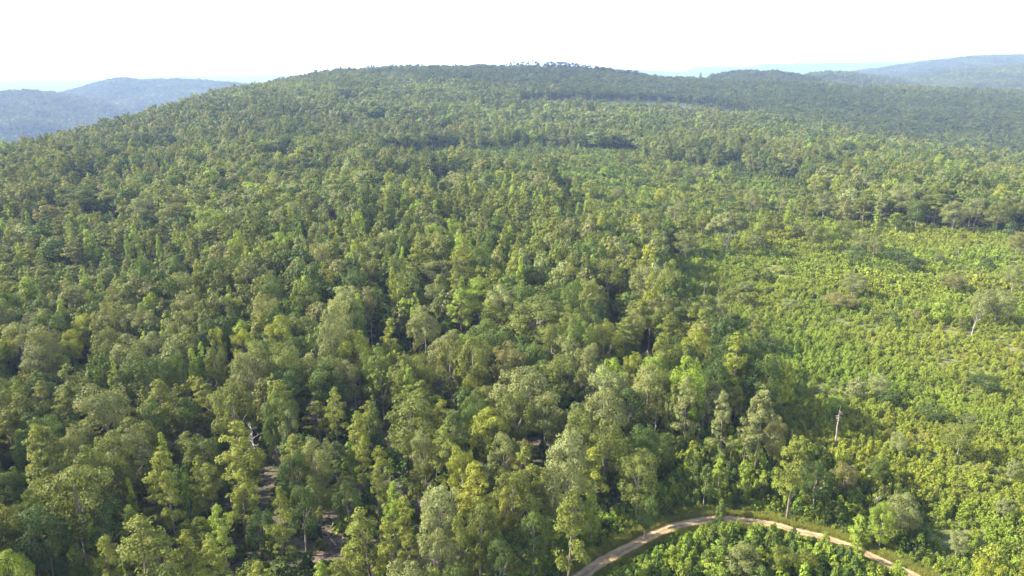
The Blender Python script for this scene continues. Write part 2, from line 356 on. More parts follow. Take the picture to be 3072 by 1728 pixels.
# ------------------------------------------------------------------ scatter object (one "stuff" object, geometry nodes)
def scatter(name, P, rotz, scl, tint, var, meshes):
    col = bpy.data.collections.new(name + '_sources')
    for m in meshes:
        o = bpy.data.objects.new('%s_source.%03d' % (name, len(col.objects)), m); col.objects.link(o)
    me = bpy.data.meshes.new(name); n = len(P); me.vertices.add(n); me.vertices.foreach_set('co', np.asarray(P, np.float32).ravel())
    rv = np.zeros((n, 3), np.float32); rv[:, 2] = rotz; rv[:, 0] = rng.normal(size=n) * .04; rv[:, 1] = rng.normal(size=n) * .04
    for nm, ty, arr in (('rot', 'FLOAT_VECTOR', rv), ('scl', 'FLOAT_VECTOR', scl)):
        a = me.attributes.new(nm, ty, 'POINT'); a.data.foreach_set('vector', np.asarray(arr, np.float32).ravel())
    a = me.attributes.new('tint', 'FLOAT_COLOR', 'POINT'); c = np.ones((n, 4), np.float32); c[:, :3] = tint; a.data.foreach_set('color', c.ravel())
    a = me.attributes.new('var', 'INT', 'POINT'); a.data.foreach_set('value', np.asarray(var, np.int32))
    ob = link(bpy.data.objects.new(name, me))
    g = bpy.data.node_groups.new(name, 'GeometryNodeTree'); g.interface.new_socket('Geometry', in_out='INPUT', socket_type='NodeSocketGeometry'); g.interface.new_socket('Geometry', in_out='OUTPUT', socket_type='NodeSocketGeometry')
    N, L = g.nodes, g.links; gi = N.new('NodeGroupInput'); go = N.new('NodeGroupOutput'); ip = N.new('GeometryNodeInstanceOnPoints'); ci = N.new('GeometryNodeCollectionInfo')
    ci.inputs['Collection'].default_value = col; ci.inputs['Separate Children'].default_value = True; ci.inputs['Reset Children'].default_value = True
    ip.inputs['Pick Instance'].default_value = True
    def na(nm, ty):
        x = N.new('GeometryNodeInputNamedAttribute'); x.data_type = ty; x.inputs[0].default_value = nm; return x.outputs[0]
    L.new(gi.outputs[0], ip.inputs['Points']); L.new(ci.outputs[0], ip.inputs['Instance']); L.new(na('var', 'INT'), ip.inputs['Instance Index'])
    L.new(na('rot', 'FLOAT_VECTOR'), ip.inputs['Rotation']); L.new(na('scl', 'FLOAT_VECTOR'), ip.inputs['Scale']); L.new(ip.outputs[0], go.inputs[0])
    md = ob.modifiers.new('scatter', 'NODES'); md.node_group = g
    return ob

# ------------------------------------------------------------------ tints (linear albedo)
TINT = {'green': (.093, .136, .026), 'dark': (.062, .098, .022), 'olive': (.137, .162, .034), 'grey': (.180, .200, .068), 'pale': (.224, .254, .10),
        'yellow': (.236, .266, .034), 'bright': (.208, .278, .037), 'pine': (.148, .173, .026), 'pineyellow': (.196, .220, .030), 'brown': (.176, .170, .054)}

# ------------------------------------------------------------------ hand-placed trees: (u of crown, v of top, crown width px, kind, tint, height m)
HAND = [
 (223,1263,68,'oak','grey',17),(205,1371,190,'oak','olive',21),(334,1291,130,'oak','olive',19),(302,1145,130,'oak','grey',19),(115,1237,110,'oak','green',17),(541,1190,64,'oak','green',14),
 (445,1200,80,'oak','green',15),(56,1300,70,'poplar','bright',13),(483,1307,40,'poplar','bright',13),(489,1359,100,'pine','pineyellow',18),(705,1278,120,'pine','pineyellow',18),(700,1150,120,'oak','olive',18),
 (505,1430,75,'pine','pine',18),(75,1515,160,'oak','dark',17),(310,1487,110,'oak','dark',15),(378,1525,60,'pine','bright',13),(262,1555,45,'poplar','bright',12),(211,1597,50,'poplar','bright',11),
 (405,1580,170,'pine','pine',19),(318,1625,80,'pine','pineyellow',15),(540,1610,100,'pine','pineyellow',15),(640,1630,100,'pine','pineyellow',15),(668,1525,75,'pine','bright',15),(827,1478,75,'pine','pine',17),
 (716,1425,80,'pine','pineyellow',15),(625,1405,80,'pine','pine',15),(600,1550,70,'oak','bright',9),(30,1645,110,'oak','bright',15),(140,1640,70,'oak','dark',12),(926,1315,100,'oak','grey',16),
 (819,1222,50,'oak','green',14),(867,1228,55,'oak','pale',14),(1000,1175,60,'pine','pineyellow',16),(770,1710,90,'pine','pineyellow',13),(960,1695,70,'pine','bright',12),(12,1400,80,'oak','green',14),
 (80,1465,70,'oak','green',14),(568,1335,50,'pine','pine',14),(875,1350,80,'oak','dark',15),(900,1440,90,'oak','dark',15),(780,1520,80,'oak','dark',12),
 (1225,1188,150,'oak','olive',17),(1064,1252,70,'pine','pineyellow',16),(1076,1320,50,'pine','pineyellow',14),(1137,1355,60,'pine','pineyellow',14),(1130,1412,60,'pine','pine',14),(1275,1275,70,'oak','grey',16),
 (1350,1285,90,'pine','pine',16),(1465,1220,110,'oak','yellow',15),(1440,1165,80,'oak','green',17),(1497,1290,90,'oak','grey',15),(1385,1335,75,'oak','yellow',15),(1712,1292,120,'oak','pale',17),(1820,1253,105,'oak','olive',17),
 (1692,1380,140,'oak','grey',17),(1540,1400,130,'oak','olive',18),(1322,1462,115,'oak','pale',18),(1215,1490,60,'pine','pineyellow',14),(1103,1527,115,'pine','pine',16),(1175,1455,60,'pine','bright',14),
 (1779,1432,50,'poplar','bright',14),(1708,1485,110,'pine','pine',19),(1437,1515,90,'oak','olive',16),(1600,1532,90,'oak','green',14),(1382,1547,60,'pine','pine',15),(1302,1580,110,'oak','grey',15),
 (1487,1560,50,'poplar','bright',12),(1215,1685,140,'oak','grey',14),(1310,1700,70,'oak','yellow',12),(1362,1690,90,'oak','green',12),(1500,1600,90,'oak','dark',14),(1918,1350,110,'oak','olive',15),
 (1905,1295,60,'oak','green',14),(1940,1490,60,'oak','green',9),(1745,1225,100,'oak','olive',17),(1640,1160,90,'oak','grey',17),(1545,1160,100,'oak','olive',17),(1820,1160,120,'oak','grey',17),
 (2010,1300,50,'oak','green',11),(1120,1200,50,'poplar','green',13),(1050,1445,80,'oak','dark',13),(1040,1655,80,'pine','pineyellow',13),(1197,1665,50,'pine','pineyellow',11),
 (1617,880,165,'oak','olive',19),(1382,870,75,'pine','bright',18),(1275,908,85,'oak','grey',18),(1470,952,120,'oak','green',18),(1660,970,80,'oak','olive',17),(1878,962,80,'pine','pine',17),
 (1938,788,100,'oak','grey',20),(1830,778,110,'oak','olive',18),(1440,830,90,'oak','bright',17),(1070,993,110,'oak','yellow',18),(1163,965,55,'pine','pineyellow',18),(1215,1105,50,'pine','bright',16),
 (1520,1025,95,'oak','brown',17),(1780,1030,85,'oak','grey',17),(1575,1090,150,'oak','grey',18),(1690,1060,110,'oak','olive',17),(1835,1100,110,'oak','pale',17),(1905,1052,60,'oak','yellow',14),
 (2005,946,70,'pine','pine',17),(1905,926,60,'oak','grey',16),(1400,1130,40,'oak','yellow',12),(1300,775,110,'oak','grey',17),(1105,770,90,'oak','olive',17),
 (2288,1170,96,'pine','grey',21),(2178,1184,66,'pine','grey',19),(2062,1140,70,'pine','grey',19),(2388,1322,110,'pine','pine',17),(2245,1210,50,'pine','grey',18),(2340,1240,55,'oak','brown',15),
 (2460,1385,90,'oak','dark',11),(2545,1385,70,'oak','brown',9),(2622,1375,65,'oak','olive',8),(2730,1482,95,'oak','grey',10),(2660,1508,65,'oak','bright',10),(2163,1498,40,'poplar','green',7),
 (2243,1633,90,'oak','grey',9),(2345,1640,80,'oak','pine',8),(2415,1645,70,'oak','pine',8),(2160,1385,60,'poplar','bright',9),(2090,1378,50,'poplar','green',9),(2120,1400,55,'poplar','green',9),(2230,1390,50,'poplar','bright',9),
 (2700,1300,45,'oak','pale',6),(2890,1265,85,'oak','olive',9),(2880,1590,50,'oak','pale',6),(1560,1300,60,'oak','brown',14),(2585,1555,60,'poplar','bright',6),
 # trees standing in the clearing
 (2958,868,70,'oak','grey',13),(3002,862,85,'oak','grey',13),(2837,870,50,'poplar','bright',12),(2565,815,70,'oak','grey',11),(2370,895,36,'oak','pale',5),(2167,892,26,'pine','grey',14),(2195,925,28,'pine','grey',12),
 (2286,945,45,'pine','pine',12),(2262,930,30,'pine','grey',12),(2827,788,28,'poplar','bright',10),(2870,820,60,'oak','brown',8),(2445,670,55,'oak','olive',14),(2490,660,60,'oak','bright',15),(2540,655,60,'oak','olive',16),
 (2590,690,50,'oak','grey',13),(2630,710,45,'oak','grey',11),(2570,735,50,'oak','green',10),(2700,745,70,'oak','dark',8),(2740,770,60,'oak','dark',8),(2650,1370,50,'oak','green',9),(2955,1120,70,'oak','dark',6),(2520,880,80,'oak','brown',6),
 (2310,1010,60,'oak','dark',6),(2640,1120,60,'oak','pale',7),(2060,690,60,'oak','grey',14),(1960,620,70,'oak','olive',17),(2030,600,60,'oak','grey',17),(2890,690,40,'pine','pine',15),(2300,640,36,'pine','pine',18),(2283,630,30,'poplar','bright',16),
 (2370,604,32,'poplar','bright',15),(1960,660,60,'oak','olive',16),(3050,790,50,'oak','grey',12),(3060,690,45,'oak','brown',12),
 (2575,1626,50,'poplar','bright',4.5),(2700,1690,60,'poplar','bright',4.5),(2480,1600,30,'poplar','bright',3),(2385,1583,22,'poplar','green',2.5),(2325,1570,20,'poplar','bright',2.5),
 (2215,575,44,'pine','pine',18),(2260,560,40,'oak','grey',18),(2345,570,46,'pine','grey',18),(2420,585,50,'pine','pine',18),(2480,570,56,'oak','grey',18),(2530,590,50,'pine','brown',17),(2600,575,60,'pine','pine',19),(2650,590,46,'pine','grey',19),(2705,575,64,'oak','olive',18),(2760,595,50,'oak','green',17),(2815,585,56,'pine','pine',19),(2870,600,66,'oak','grey',18),(2935,590,60,'oak','grey',18),(3000,600,66,'oak','olive',18),(3050,585,60,'oak','grey',19),(2450,520,50,'oak','yellow',17),(2520,500,60,'oak','grey',18),
 # bright spires in the young stand at left and centre
 (400,680,36,'poplar','bright',15),(263,695,50,'poplar','bright',15),(373,700,18,'poplar','bright',14),(473,708,22,'poplar','bright',14),(80,838,75,'poplar','bright',17),(573,1057,42,'poplar','bright',15),(251,815,34,'poplar','bright',12),
 (490,605,42,'poplar','bright',17),(640,585,55,'poplar','bright',16),(300,830,28,'poplar','bright',11),(45,745,26,'poplar','bright',13),(1767,585,42,'poplar','yellow',18),(1300,665,62,'oak','bright',17),(1355,655,55,'oak','bright',17),
 (1120,520,26,'poplar','yellow',16),(1170,560,45,'oak','bright',16),(930,590,22,'poplar','bright',15),(958,575,28,'poplar','bright',15),(1740,612,24,'poplar','bright',14),(1860,595,24,'poplar','bright',14),(1727,520,26,'poplar','bright',17),
 (20,1005,45,'oak','yellow',14),(170,1040,60,'poplar','bright',14),(205,980,60,'oak','yellow',14),(250,940,70,'oak','yellow',15),(720,980,60,'oak','yellow',16),(830,940,80,'oak','yellow',18),(650,980,45,'oak','yellow',16),
 (135,925,100,'oak','green',18),(40,955,110,'oak','grey',18),(370,1000,100,'oak','grey',17),(430,1050,110,'oak','green',18),(530,1050,60,'oak','green',16),(640,1035,70,'oak','olive',16),(800,1010,50,'pine','green',18),(960,1070,110,'oak','green',18),
 (845,600+88,75,'oak','bright',17),(940,665,60,'oak','grey',17),(1935,330+230,40,'poplar','bright',14),
]

trees = []   # dict per tree
def add_tree(x, y, z, kind, tint, H, Rc, hand=False, tone=None):
    trees.append(dict(x=x, y=y, z=z, kind=kind, tint=tint, H=H, R=Rc, hand=hand, tone=tone))
for u, v, wpx, kind, tone, H in HAND:
    x, y, z = at(u, v, H * .97); _, _, dep = project(x, y, z + H * .6)
    add_tree(x, y, z, kind, TINT[tone], H, wpx * float(dep) / FPX / 2 * 1.04, True, tone)
hx = np.array([t['x'] for t in trees]); hy = np.array([t['y'] for t in trees]); hr = np.array([t['R'] for t in trees])

# dead trees: u, v_top, v_base, branches, branch length, droop, twigs, material, label
SNAGS = [
 (1608,834,900,12,2.0,.1,1,0,'slim grey dead tree with short stubs above the big round crown'),
 (1276,946,1040,30,2.6,-.3,3,0,'pinkish grey dead tree with a thick tangle of bare branches beside an olive crown'),
 (1117,958,1040,22,2.2,-.1,2,0,'dull brown dead tree with drooping twigs among dark crowns left of the tangled pinkish one'),
 (1825,922,985,12,3.2,.0,1,0,'grey dead tree with wide level arms against the dark forest gap'),
 (1853,906,966,3,1.0,-.5,0,1,'thin pale leafless pole right of the wide armed dead tree'),
 (1302,1085,1140,14,2.4,.0,1,1,'short bleached dead tree with cross shaped arms above the blue grey rocks'),
 (2018,993,1055,14,2.4,-.2,1,0,'grey dead tree at the forest edge below the level pine crown'),
 (1940,1053,1112,12,1.8,-.3,1,0,'slim reddish grey dead tree beside the yellow crown near the forest edge'),
 (1070,1140,1256,26,2.3,.12,2,0,'tall bare grey dead tree with drooping broken branches in a dark gap'),
 (1161,1637,1716,7,2.8,-.9,1,1,'white forked dead tree with raised crooked limbs at the bottom of the wood'),
 (1962,1240,1330,5,1.2,-.1,0,1,'straight pale dead trunk with two stubs rising from dark brush'),
 (1875,1319,1410,4,.8,-.4,0,0,'very thin dark dead pole in the shade right of the silvery crown'),
 (1308,1343,1405,16,2.6,-.4,2,0,'low grey dead tree spreading twigs between two pine crowns'),
 (638,1152,1232,34,2.6,-.7,3,0,'bushy grey leafless tree standing in the dark left part of the wood'),
 (944,1204,1306,34,2.7,-.55,3,0,'tall bushy grey leafless tree with fine fan shaped twigs'),
 (771,1279,1418,26,3.0,-.2,2,1,'tall whitish dead tree with long level branches over the bare slope'),
 (2503,1228,1346,7,.9,.2,0,0,'tall thick weathered dead trunk with broken stubs standing alone in the brush'),
 (2519,1454,1516,16,1.5,.1,2,0,'small silvery dead tree in front of the dark roadside trees'),
 (2614,1498,1590,12,1.6,-.5,1,1,'slender pale dead tree leaning above the bend of the dirt road'),
 (2107,854,946,8,1.2,0,0,0,'thin brownish dead pole at the shaded left rim of the clearing'),
]

# sight lines kept open: (u, v, half width, half height, depth) of the hand-placed trees, dead trees and bare patches
OPEN = []
for t, h_ in zip(trees, HAND):
    if h_[1] > 560:
        u_, v_, d_ = project(t['x'], t['y'], t['z'] + t['H'] * .62); OPEN.append((float(u_), float(v_), h_[2] * .5, t['H'] * .33 / float(d_) * FPX, float(d_)))
for q_ in SNAGS:
    x_, y_, z_ = at(q_[0], q_[2]); _, _, d_ = project(x_, y_, z_); OPEN.append((q_[0], (q_[1] + q_[2] * .9) / 1.9, 14, (q_[2] - q_[1]) * .5, float(d_)))
for cx, cy, a_, b_ in GAPS[:3]:
    x_, y_, z_ = at(cx, cy); _, _, d_ = project(x_, y_, z_); OPEN.append((cx, cy, a_ * .6, b_ * .8, float(d_)))
x_, y_, z_ = at(2177, 772); OPEN.append((2177, 700, 50, 70, float(project(x_, y_, z_)[2])))
# ------------------------------------------------------------------ natural fill
def hexgrid(x0, x1, y0, y1, s, jit):
    ys = np.arange(y0, y1, s * .866); o = []
    xs = np.arange(x0, x1, s)
    X, Y = np.meshgrid(xs, ys); X = X + (np.arange(len(ys)) % 2)[:, None] * s / 2
    X = X.ravel() + rng.uniform(-jit, jit, X.size) * s; Y = Y.ravel() + rng.uniform(-jit, jit, Y.size) * s
    return X, Y
def in_zone(u, v, poly_list):
    m = np.zeros(np.shape(u), bool)
    for p in poly_list: m |= inpoly(u, v, p)
    return m
MIDGAPS = [(490,428,80,11),(265,518,64,11),(715,414,28,8),(885,422,32,9),(845,470,22,8),(140,562,24,11),(1130,347,38,7),(1250,354,48,7),(1650,302,16,6),(1705,625,32,14),(190,738,62,12),(330,745,40,10),(395,977,18,12),(600,778,36,11),(840,802,16,10),
           (2245,485,14,6),(2660,563,52,9),(2870,607,37,9),(3030,577,16,8),(1330,375,50,7),(640,395,40,7),(1010,455,35,8),(340,610,40,9),(1480,560,20,8),(1120,640,22,9)]
def _shift(g):
    x_, y_, z_ = at(g[0], g[1], 12); d_ = math.hypot(x_, y_); return (g[0], g[1] + 14 * FPX / d_, g[2] * 1.1, g[3] * 1.5 + 3)
MIDGAPS = [_shift(g) for g in MIDGAPS]
def gap_mask2(u, v):
    m = gap_mask(u, v)
    for cx, cy, a, b in MIDGAPS: m |= ((u - cx) / a) ** 2 + ((v - cy) / b) ** 2 < 1
    return m
def gap_mask(u, v):
    m = np.zeros(np.shape(u), bool)
    for cx, cy, a, b in GAPS: m |= ((u - cx) / a) ** 2 + ((v - cy) / b) ** 2 < 1
    return m
FX = []; FY = []; FS = []; FB = []
for (d0, d1, s) in ((85, 330, 5.7), (330, 900, 7.3), (900, 2450, 9.4), (2450, 5600, 13.0)):
    half = math.tan(R(41)); X, Y = hexgrid(-d1 * .72, d1 * .72, 40, d1, s, .42)
    d = np.hypot(X, Y); az = np.degrees(np.arctan2(X, Y)); k = (d >= d0) & (d < d1) & (np.abs(az) < (44 if d0 < 900 else 39)); X = X[k]; Y = Y[k]
    if d0 > 2000:   # only slopes that can be seen from around the camera
        Z = ground(X, Y); vis = np.ones(len(X), bool)
        for f in np.linspace(.30, .985, 36): vis &= (CAM_Z + 25 + (Z + 16 - CAM_Z - 25) * f) > ground(X * f, Y * f) + 8
        X = X[vis]; Y = Y[vis]
    FX.append(X); FY.append(Y); FS.append(np.full(len(X), s)); FB.append(np.full(len(X), d0))
X = np.concatenate(FX); Y = np.concatenate(FY); S = np.concatenate(FS)
Z = ground(X, Y); U, V, DEP = project(X, Y, Z); D = np.hypot(X, Y)
clear = inpoly(U, V, CLEAR); young = inpoly(U, V, YOUNG); patch = in_zone(U, V, PATCH); gap = gap_mask2(U, V)
keep = ~(young | gap) & ~(clear & (rng.random(len(X)) < np.where(V < 760, .93, .93))) & ~(patch & (rng.random(len(X)) < .88)) & ((D > 260) | (road_dist(X, Y) > 5))
# stands with different density, natural holes
holes = fbm(X / 38, Y / 38, 40) ; keep &= ~((holes < -.42) & (D < 1600))
# the thinner pine stand low in the middle-left of the picture
thin = inpoly(U, V, [(600, 1330), (1350, 1300), (1500, 1760), (600, 1800)]); keep &= ~(thin & (rng.random(len(X)) < .35))
for i in range(len(hx)):
    near = np.hypot(X - hx[i], Y - hy[i]); keep &= near > max(2.2, hr[i] * .85)
X, Y, Z, U, V, DEP, D, S, thin = [a[keep] for a in (X, Y, Z, U, V, DEP, D, S, thin)]
cu, cv, cd_ = project(X, Y, Z + 10.5); rp = 4.2 / cd_ * FPX; ok = np.ones(len(X), bool)
for (u_, v_, a_, b_, d_) in OPEN: ok &= ~((((cu - u_) / (a_ * .75 + rp * .55)) ** 2 + ((cv - v_) / (b_ * .75 + rp * .7)) ** 2 < 1) & (cd_ < d_ + 2))
dwarf = ~ok & (rng.random(len(X)) < .85) & ~gap_mask(cu, cv); ok |= dwarf
X, Y, Z, U, V, DEP, D, S, thin, dwarf = [a[ok] for a in (X, Y, Z, U, V, DEP, D, S, thin, dwarf)]
ex, ey = hexgrid(-20, 200, 70, 190, 3.7, .45); ez = ground(ex, ey); eu, ev, ed = project(ex, ey, ez); er = road_dist(ex, ey); bx_, by_ = road_near(ex, ey)
k = inpoly(eu, ev, YOUNG) & (er > np.where(np.hypot(ex, ey) < np.hypot(bx_, by_), 6.5, 9)) & (rng.random(len(ex)) < .75)
for i in range(len(hx)): k &= np.hypot(ex - hx[i], ey - hy[i]) > 1.6
k &= ~((eu > 2280) & (ev < 1600) & (rng.random(len(ex)) < .6)); nyg = int(k.sum())
X = np.append(X, ex[k]); Y = np.append(Y, ey[k]); Z = np.append(Z, ez[k]); U = np.append(U, eu[k]); V = np.append(V, ev[k]); DEP = np.append(DEP, ed[k]); D = np.append(D, np.hypot(ex[k], ey[k])); S = np.append(S, np.full(nyg, 6.9)); thin = np.append(thin, np.zeros(nyg, bool)); ERD = er[k]
n = len(X); yst = np.arange(n) >= n - nyg; patch_ = in_zone(U, V, PATCH) & ~yst; dwarf = np.append(dwarf, np.zeros(nyg, bool))
# species mixture
pn = fbm(X / 90, Y / 90, 50); qn = fbm(X / 60, Y / 60, 60)
ppine = np.clip(.20 + pn * .6, .02, .8); ppine[thin] = .8
pinebelt = inpoly(U, V, [(0, 1330), (500, 1250), (900, 1350), (900, 1800), (0, 1800)]); ppine[pinebelt] = .5
ppop = np.clip(.11 + qn * .2, 0.0, .4)
yl = inpoly(U, V, [(-100, 700), (250, 680), (620, 720), (700, 900), (300, 1000), (-100, 1000)]); ppop[yl] = .42
yl2 = inpoly(U, V, [(600, 760), (950, 690), (1350, 640), (1900, 600), (1900, 680), (1350, 740), (800, 880)]); ppop[yl2] = .28; ppop[patch_] = .45
ppop[D > 1400] *= .4
rr = rng.random(n); kindA = np.where(rr < ppine, 1, np.where(rr < ppine + ppop, 2, 0)); kindA[yst] = np.where(rng.random(nyg) < .7, 2, 0)
hn = fbm(X / 45, Y / 45, 70); ht = 16.5 + hn * 4.5 + rng.normal(size=n) * 2.2 + (rng.random(n) < .08) * rng.uniform(2, 7, n); ht[patch_] *= rng.uniform(.3, .8, int(patch_.sum())); cl_ = inpoly(U, V, CLEAR) & ~yst & (V > 760); ht[cl_] *= rng.uniform(.18, .42, int(cl_.sum()))
ht = np.where(kindA == 1, ht + .3, np.where(kindA == 2, ht - 2.5, ht)); ht[yl] *= .72; ht = np.clip(ht, 5, 24)
rad = np.where(kindA == 0, rng.triangular(2.5, 4.2, 7.2, n), np.where(kindA == 1, rng.uniform(2.9, 4.5, n), rng.uniform(1.8, 3.0, n))) * (S / 6.9) ** .8 * np.where(yl, .8, 1) * (1 + .3 * fbm(X / 95, Y / 95, 95)); rad[cl_] *= .5; rad[patch_] *= .8; nr_ = (D < 260) & (kindA == 0); rad[nr_] = np.minimum(rad[nr_], 4.1)
ht[dwarf] *= rng.uniform(.42, .7, int(dwarf.sum())); rad[dwarf] *= .8
def mixcol(names, probs, n):
    c = np.array([TINT[a] for a in names]); i = rng.choice(len(names), n, p=probs); return c[i], np.array(names)[i]
tc0, tn0 = mixcol(['green', 'dark', 'olive', 'grey', 'pale', 'yellow', 'bright', 'brown'], [.24, .11, .30, .20, .04, .03, .06, .02], n)
tc1, tn1 = mixcol(['pine', 'pineyellow', 'green'], [.55, .3, .15], n)
tc2, tn2 = mixcol(['bright', 'yellow', 'green', 'olive'], [.55, .1, .2, .15], n)
tint = np.where((kindA == 0)[:, None], tc0, np.where((kindA == 1)[:, None], tc1, tc2)); tname = np.where(kindA == 0, tn0, np.where(kindA == 1, tn1, tn2))
far = np.clip((D - 500) / 900, 0, 1)[:, None] * .6; mean = np.array([.132, .157, .034]); tint = tint * (1 - far) + mean * far
ht[yst] = np.clip(np.clip(ERD * .5, 2.8, np.where(U[yst] > 2280, 4.2, 6.5)) + rng.normal(size=nyg) * .7, 2.5, 8); rad[yst] = rng.uniform(1.2, 2.1, nyg); ytc, ytn = mixcol(['bright', 'green', 'pineyellow', 'yellow'], [.4, .35, .18, .07], nyg); tint[yst] = ytc; tname[yst] = ytn
lf = 1 + .30 * fbm(X / 110, Y / 110, 91) + .15 * fbm(X / 400, Y / 400, 92); tint = tint * lf[:, None]; tint[patch_ & (kindA != 1)] *= 1.12
tint = tint * rng.uniform(.86, 1.14, (n, 1)) * np.stack([rng.uniform(.93, 1.08, n), np.ones(n), rng.uniform(.85, 1.15, n)], 1)
# which fill trees become individuals: those that show largest, per kind
KN = ['oak', 'pine', 'poplar']; score = rad * ht ** .5 / DEP
inview = (U > -60) & (U < 3130) & (V - ht / DEP * FPX < 1760)
indiv = np.zeros(n, bool)
for ki, kn in enumerate(KN):
    nh = sum(1 for t in trees if t['kind'] == kn); cap = {'oak': 298, 'pine': 200, 'poplar': 230}[kn]; idx = np.where((kindA == ki) & inview)[0]
    idx = idx[np.argsort(-score[idx])][:max(0, cap - nh)]; indiv[idx] = True
for i in np.where(indiv)[0]:
    add_tree(float(X[i]), float(Y[i]), float(Z[i]), KN[kindA[i]], tuple(float(c) for c in tint[i]), float(ht[i]), float(rad[i]), False, str(tname[i]))
rest = ~indiv
P = np.stack([X, Y, Z], 1)
for nm, lo, hi, lod, lab in (('near_forest', 0, 330, 'mid', 'mass of mixed green woodland between the nearest single trees'), ('middle_forest', 330, 820, 'mid', 'unbroken mixed green forest canopy across the middle slopes'), ('far_forest', 820, 2450, 'low', 'hazy green forest canopy covering the long hill and its shaded valley'), ('distant_forest', 2450, 9999, 'low', 'blue hazed forest on the distant ridges')):
    k = rest & (D >= lo) & (D < hi)
    if not k.any(): continue
    ms = []; off = []
    for kn in KN: off.append(len(ms)); ms += SRC[kn][lod]
    kk = kindA[k]; cnt = np.array([len(SRC[a][lod]) for a in KN]); var = np.array(off)[kk] + (rng.random(k.sum()) * cnt[kk]).astype(int)
    R0 = np.array([4.3, 3.1, 1.9])[kk]; H0 = np.array([16., 18., 11.])[kk]; sc = np.stack([rad[k] / R0, rad[k] / R0, ht[k] / H0], 1)
    o = scatter(nm, P[k], rng.uniform(0, 6.28, k.sum()), sc, tint[k], var, ms); tag(o, lab, 'forest', kind='stuff')
    print(nm, k.sum())

# ------------------------------------------------------------------ young growth (clearings, roadside, below the road)
shr = []
for (d0, d1, s) in ((85, 230, 1.4), (230, 520, 1.9), (520, 1150, 3.4)):
    X, Y = hexgrid(-d1 * .2, d1 * .75, 60, d1, s, .45); d = np.hypot(X, Y); k = (d >= d0) & (d < d1) & (np.degrees(np.arctan2(X, Y)) < 44); X = X[k]; Y = Y[k]
    Z = ground(X, Y); U, V, DEP = project(X, Y, Z); c = inpoly(U, V, CLEAR); yg = inpoly(U, V, YOUNG); p = in_zone(U, V, PATCH); rd = road_dist(X, Y) if d0 < 230 else np.full(len(X), 99.); k = c | yg | p | (rd < 10)
    X, Y, Z, U, V, DEP, c, yg, rd = [a[k] for a in (X, Y, Z, U, V, DEP, c, yg, rd)]; k = rd > 2.7
    X, Y, Z, U, V, DEP, c, yg, rd = [a[k] for a in (X, Y, Z, U, V, DEP, c, yg, rd)]
    nn = fbm(X / 16, Y / 16, 80); n2 = fbm(X / 45, Y / 45, 81); h = np.clip(1.9 + nn * 1.3 + fbm(X / 5, Y / 5, 83) * .9 + rng.normal(size=len(X)) * .6, .6, 5.0)
    h = np.where(yg, np.clip(4.3 + nn * 1.4 + rng.normal(size=len(X)) * .9, 1.5, 7), h); inner = (np.hypot(X, Y) < np.hypot(road_near(X, Y)[0], road_near(X, Y)[1])); h = np.where(yg | (rd < 14), np.minimum(h, .95 + (rd - 2.7) * np.where(inner, .85, .6)), h)
    k = (rng.random(len(X)) > np.where(nn < -.35, .4, .06)) & (h > .55)
    shr.append(np.stack([X, Y, Z, U, V, DEP, h, yg * 1., n2, np.full(len(X), s), rd], 1)[k])
shr = np.vstack(shr)
# low understorey below the forest edges and inside the open stand
X, Y = hexgrid(-460, 560, 80, 820, 3.6, .45); k = (np.hypot(X, Y) < 820) & (np.abs(np.degrees(np.arctan2(X, Y))) < 42); X = X[k]; Y = Y[k]; Z = ground(X, Y); U, V, DEP = project(X, Y, Z); k = ~inpoly(U, V, CLEAR) & ~inpoly(U, V, YOUNG) & (rng.random(len(X)) < np.where(gap_mask2(U, V), .3, .65)) & (road_dist(X, Y) > 4)
und = np.stack([X, Y, Z, U, V, DEP, rng.uniform(1.2, 4.6, len(X)), np.zeros(len(X)), fbm(X / 45, Y / 45, 81), np.full(len(X), 2.6), np.full(len(X), 50.)], 1)[k]
ns = len(shr)
allsh = np.vstack([shr, und]); ns2 = len(allsh); isund = np.arange(ns2) >= ns
stc, stn = mixcol(['bright', 'yellow', 'green', 'olive', 'dark', 'brown'], [.54, .13, .12, .13, .04, .04], ns2)
utc, utn = mixcol(['green', 'dark', 'olive', 'bright'], [.4, .25, .2, .15], ns2)
uy = isund | (allsh[:, 7] > .5) & (rng.random(ns2) < .5)
st = np.where(uy[:, None], utc, stc * np.array([1.12, 1.1, 1.0])); stn = np.where(uy, utn, stn); cl = fbm(allsh[:, 0] / 7, allsh[:, 1] / 7, 85); bm_ = np.array([.218, .258, .037]) * (1 + .22 * cl[:, None]); st = np.where(uy[:, None], st, st * .5 + bm_ * .5)
st = st * rng.uniform(.88, 1.12, (ns2, 1)); st[:, 0] *= 1 + .22 * allsh[:, 8]
sw = allsh[:, 6] * .30 + allsh[:, 9] * .42
sscore = sw * allsh[:, 6] ** .5 / allsh[:, 5]; inv = (allsh[:, 3] > 0) & (allsh[:, 3] < 3072) & (allsh[:, 4] - allsh[:, 6] / allsh[:, 5] * FPX * .5 < 1728) & ~isund
sel = np.where(inv)[0]; sel = sel[np.argsort(-sscore[sel])][:220]; sind = np.zeros(ns2, bool); sind[sel] = True
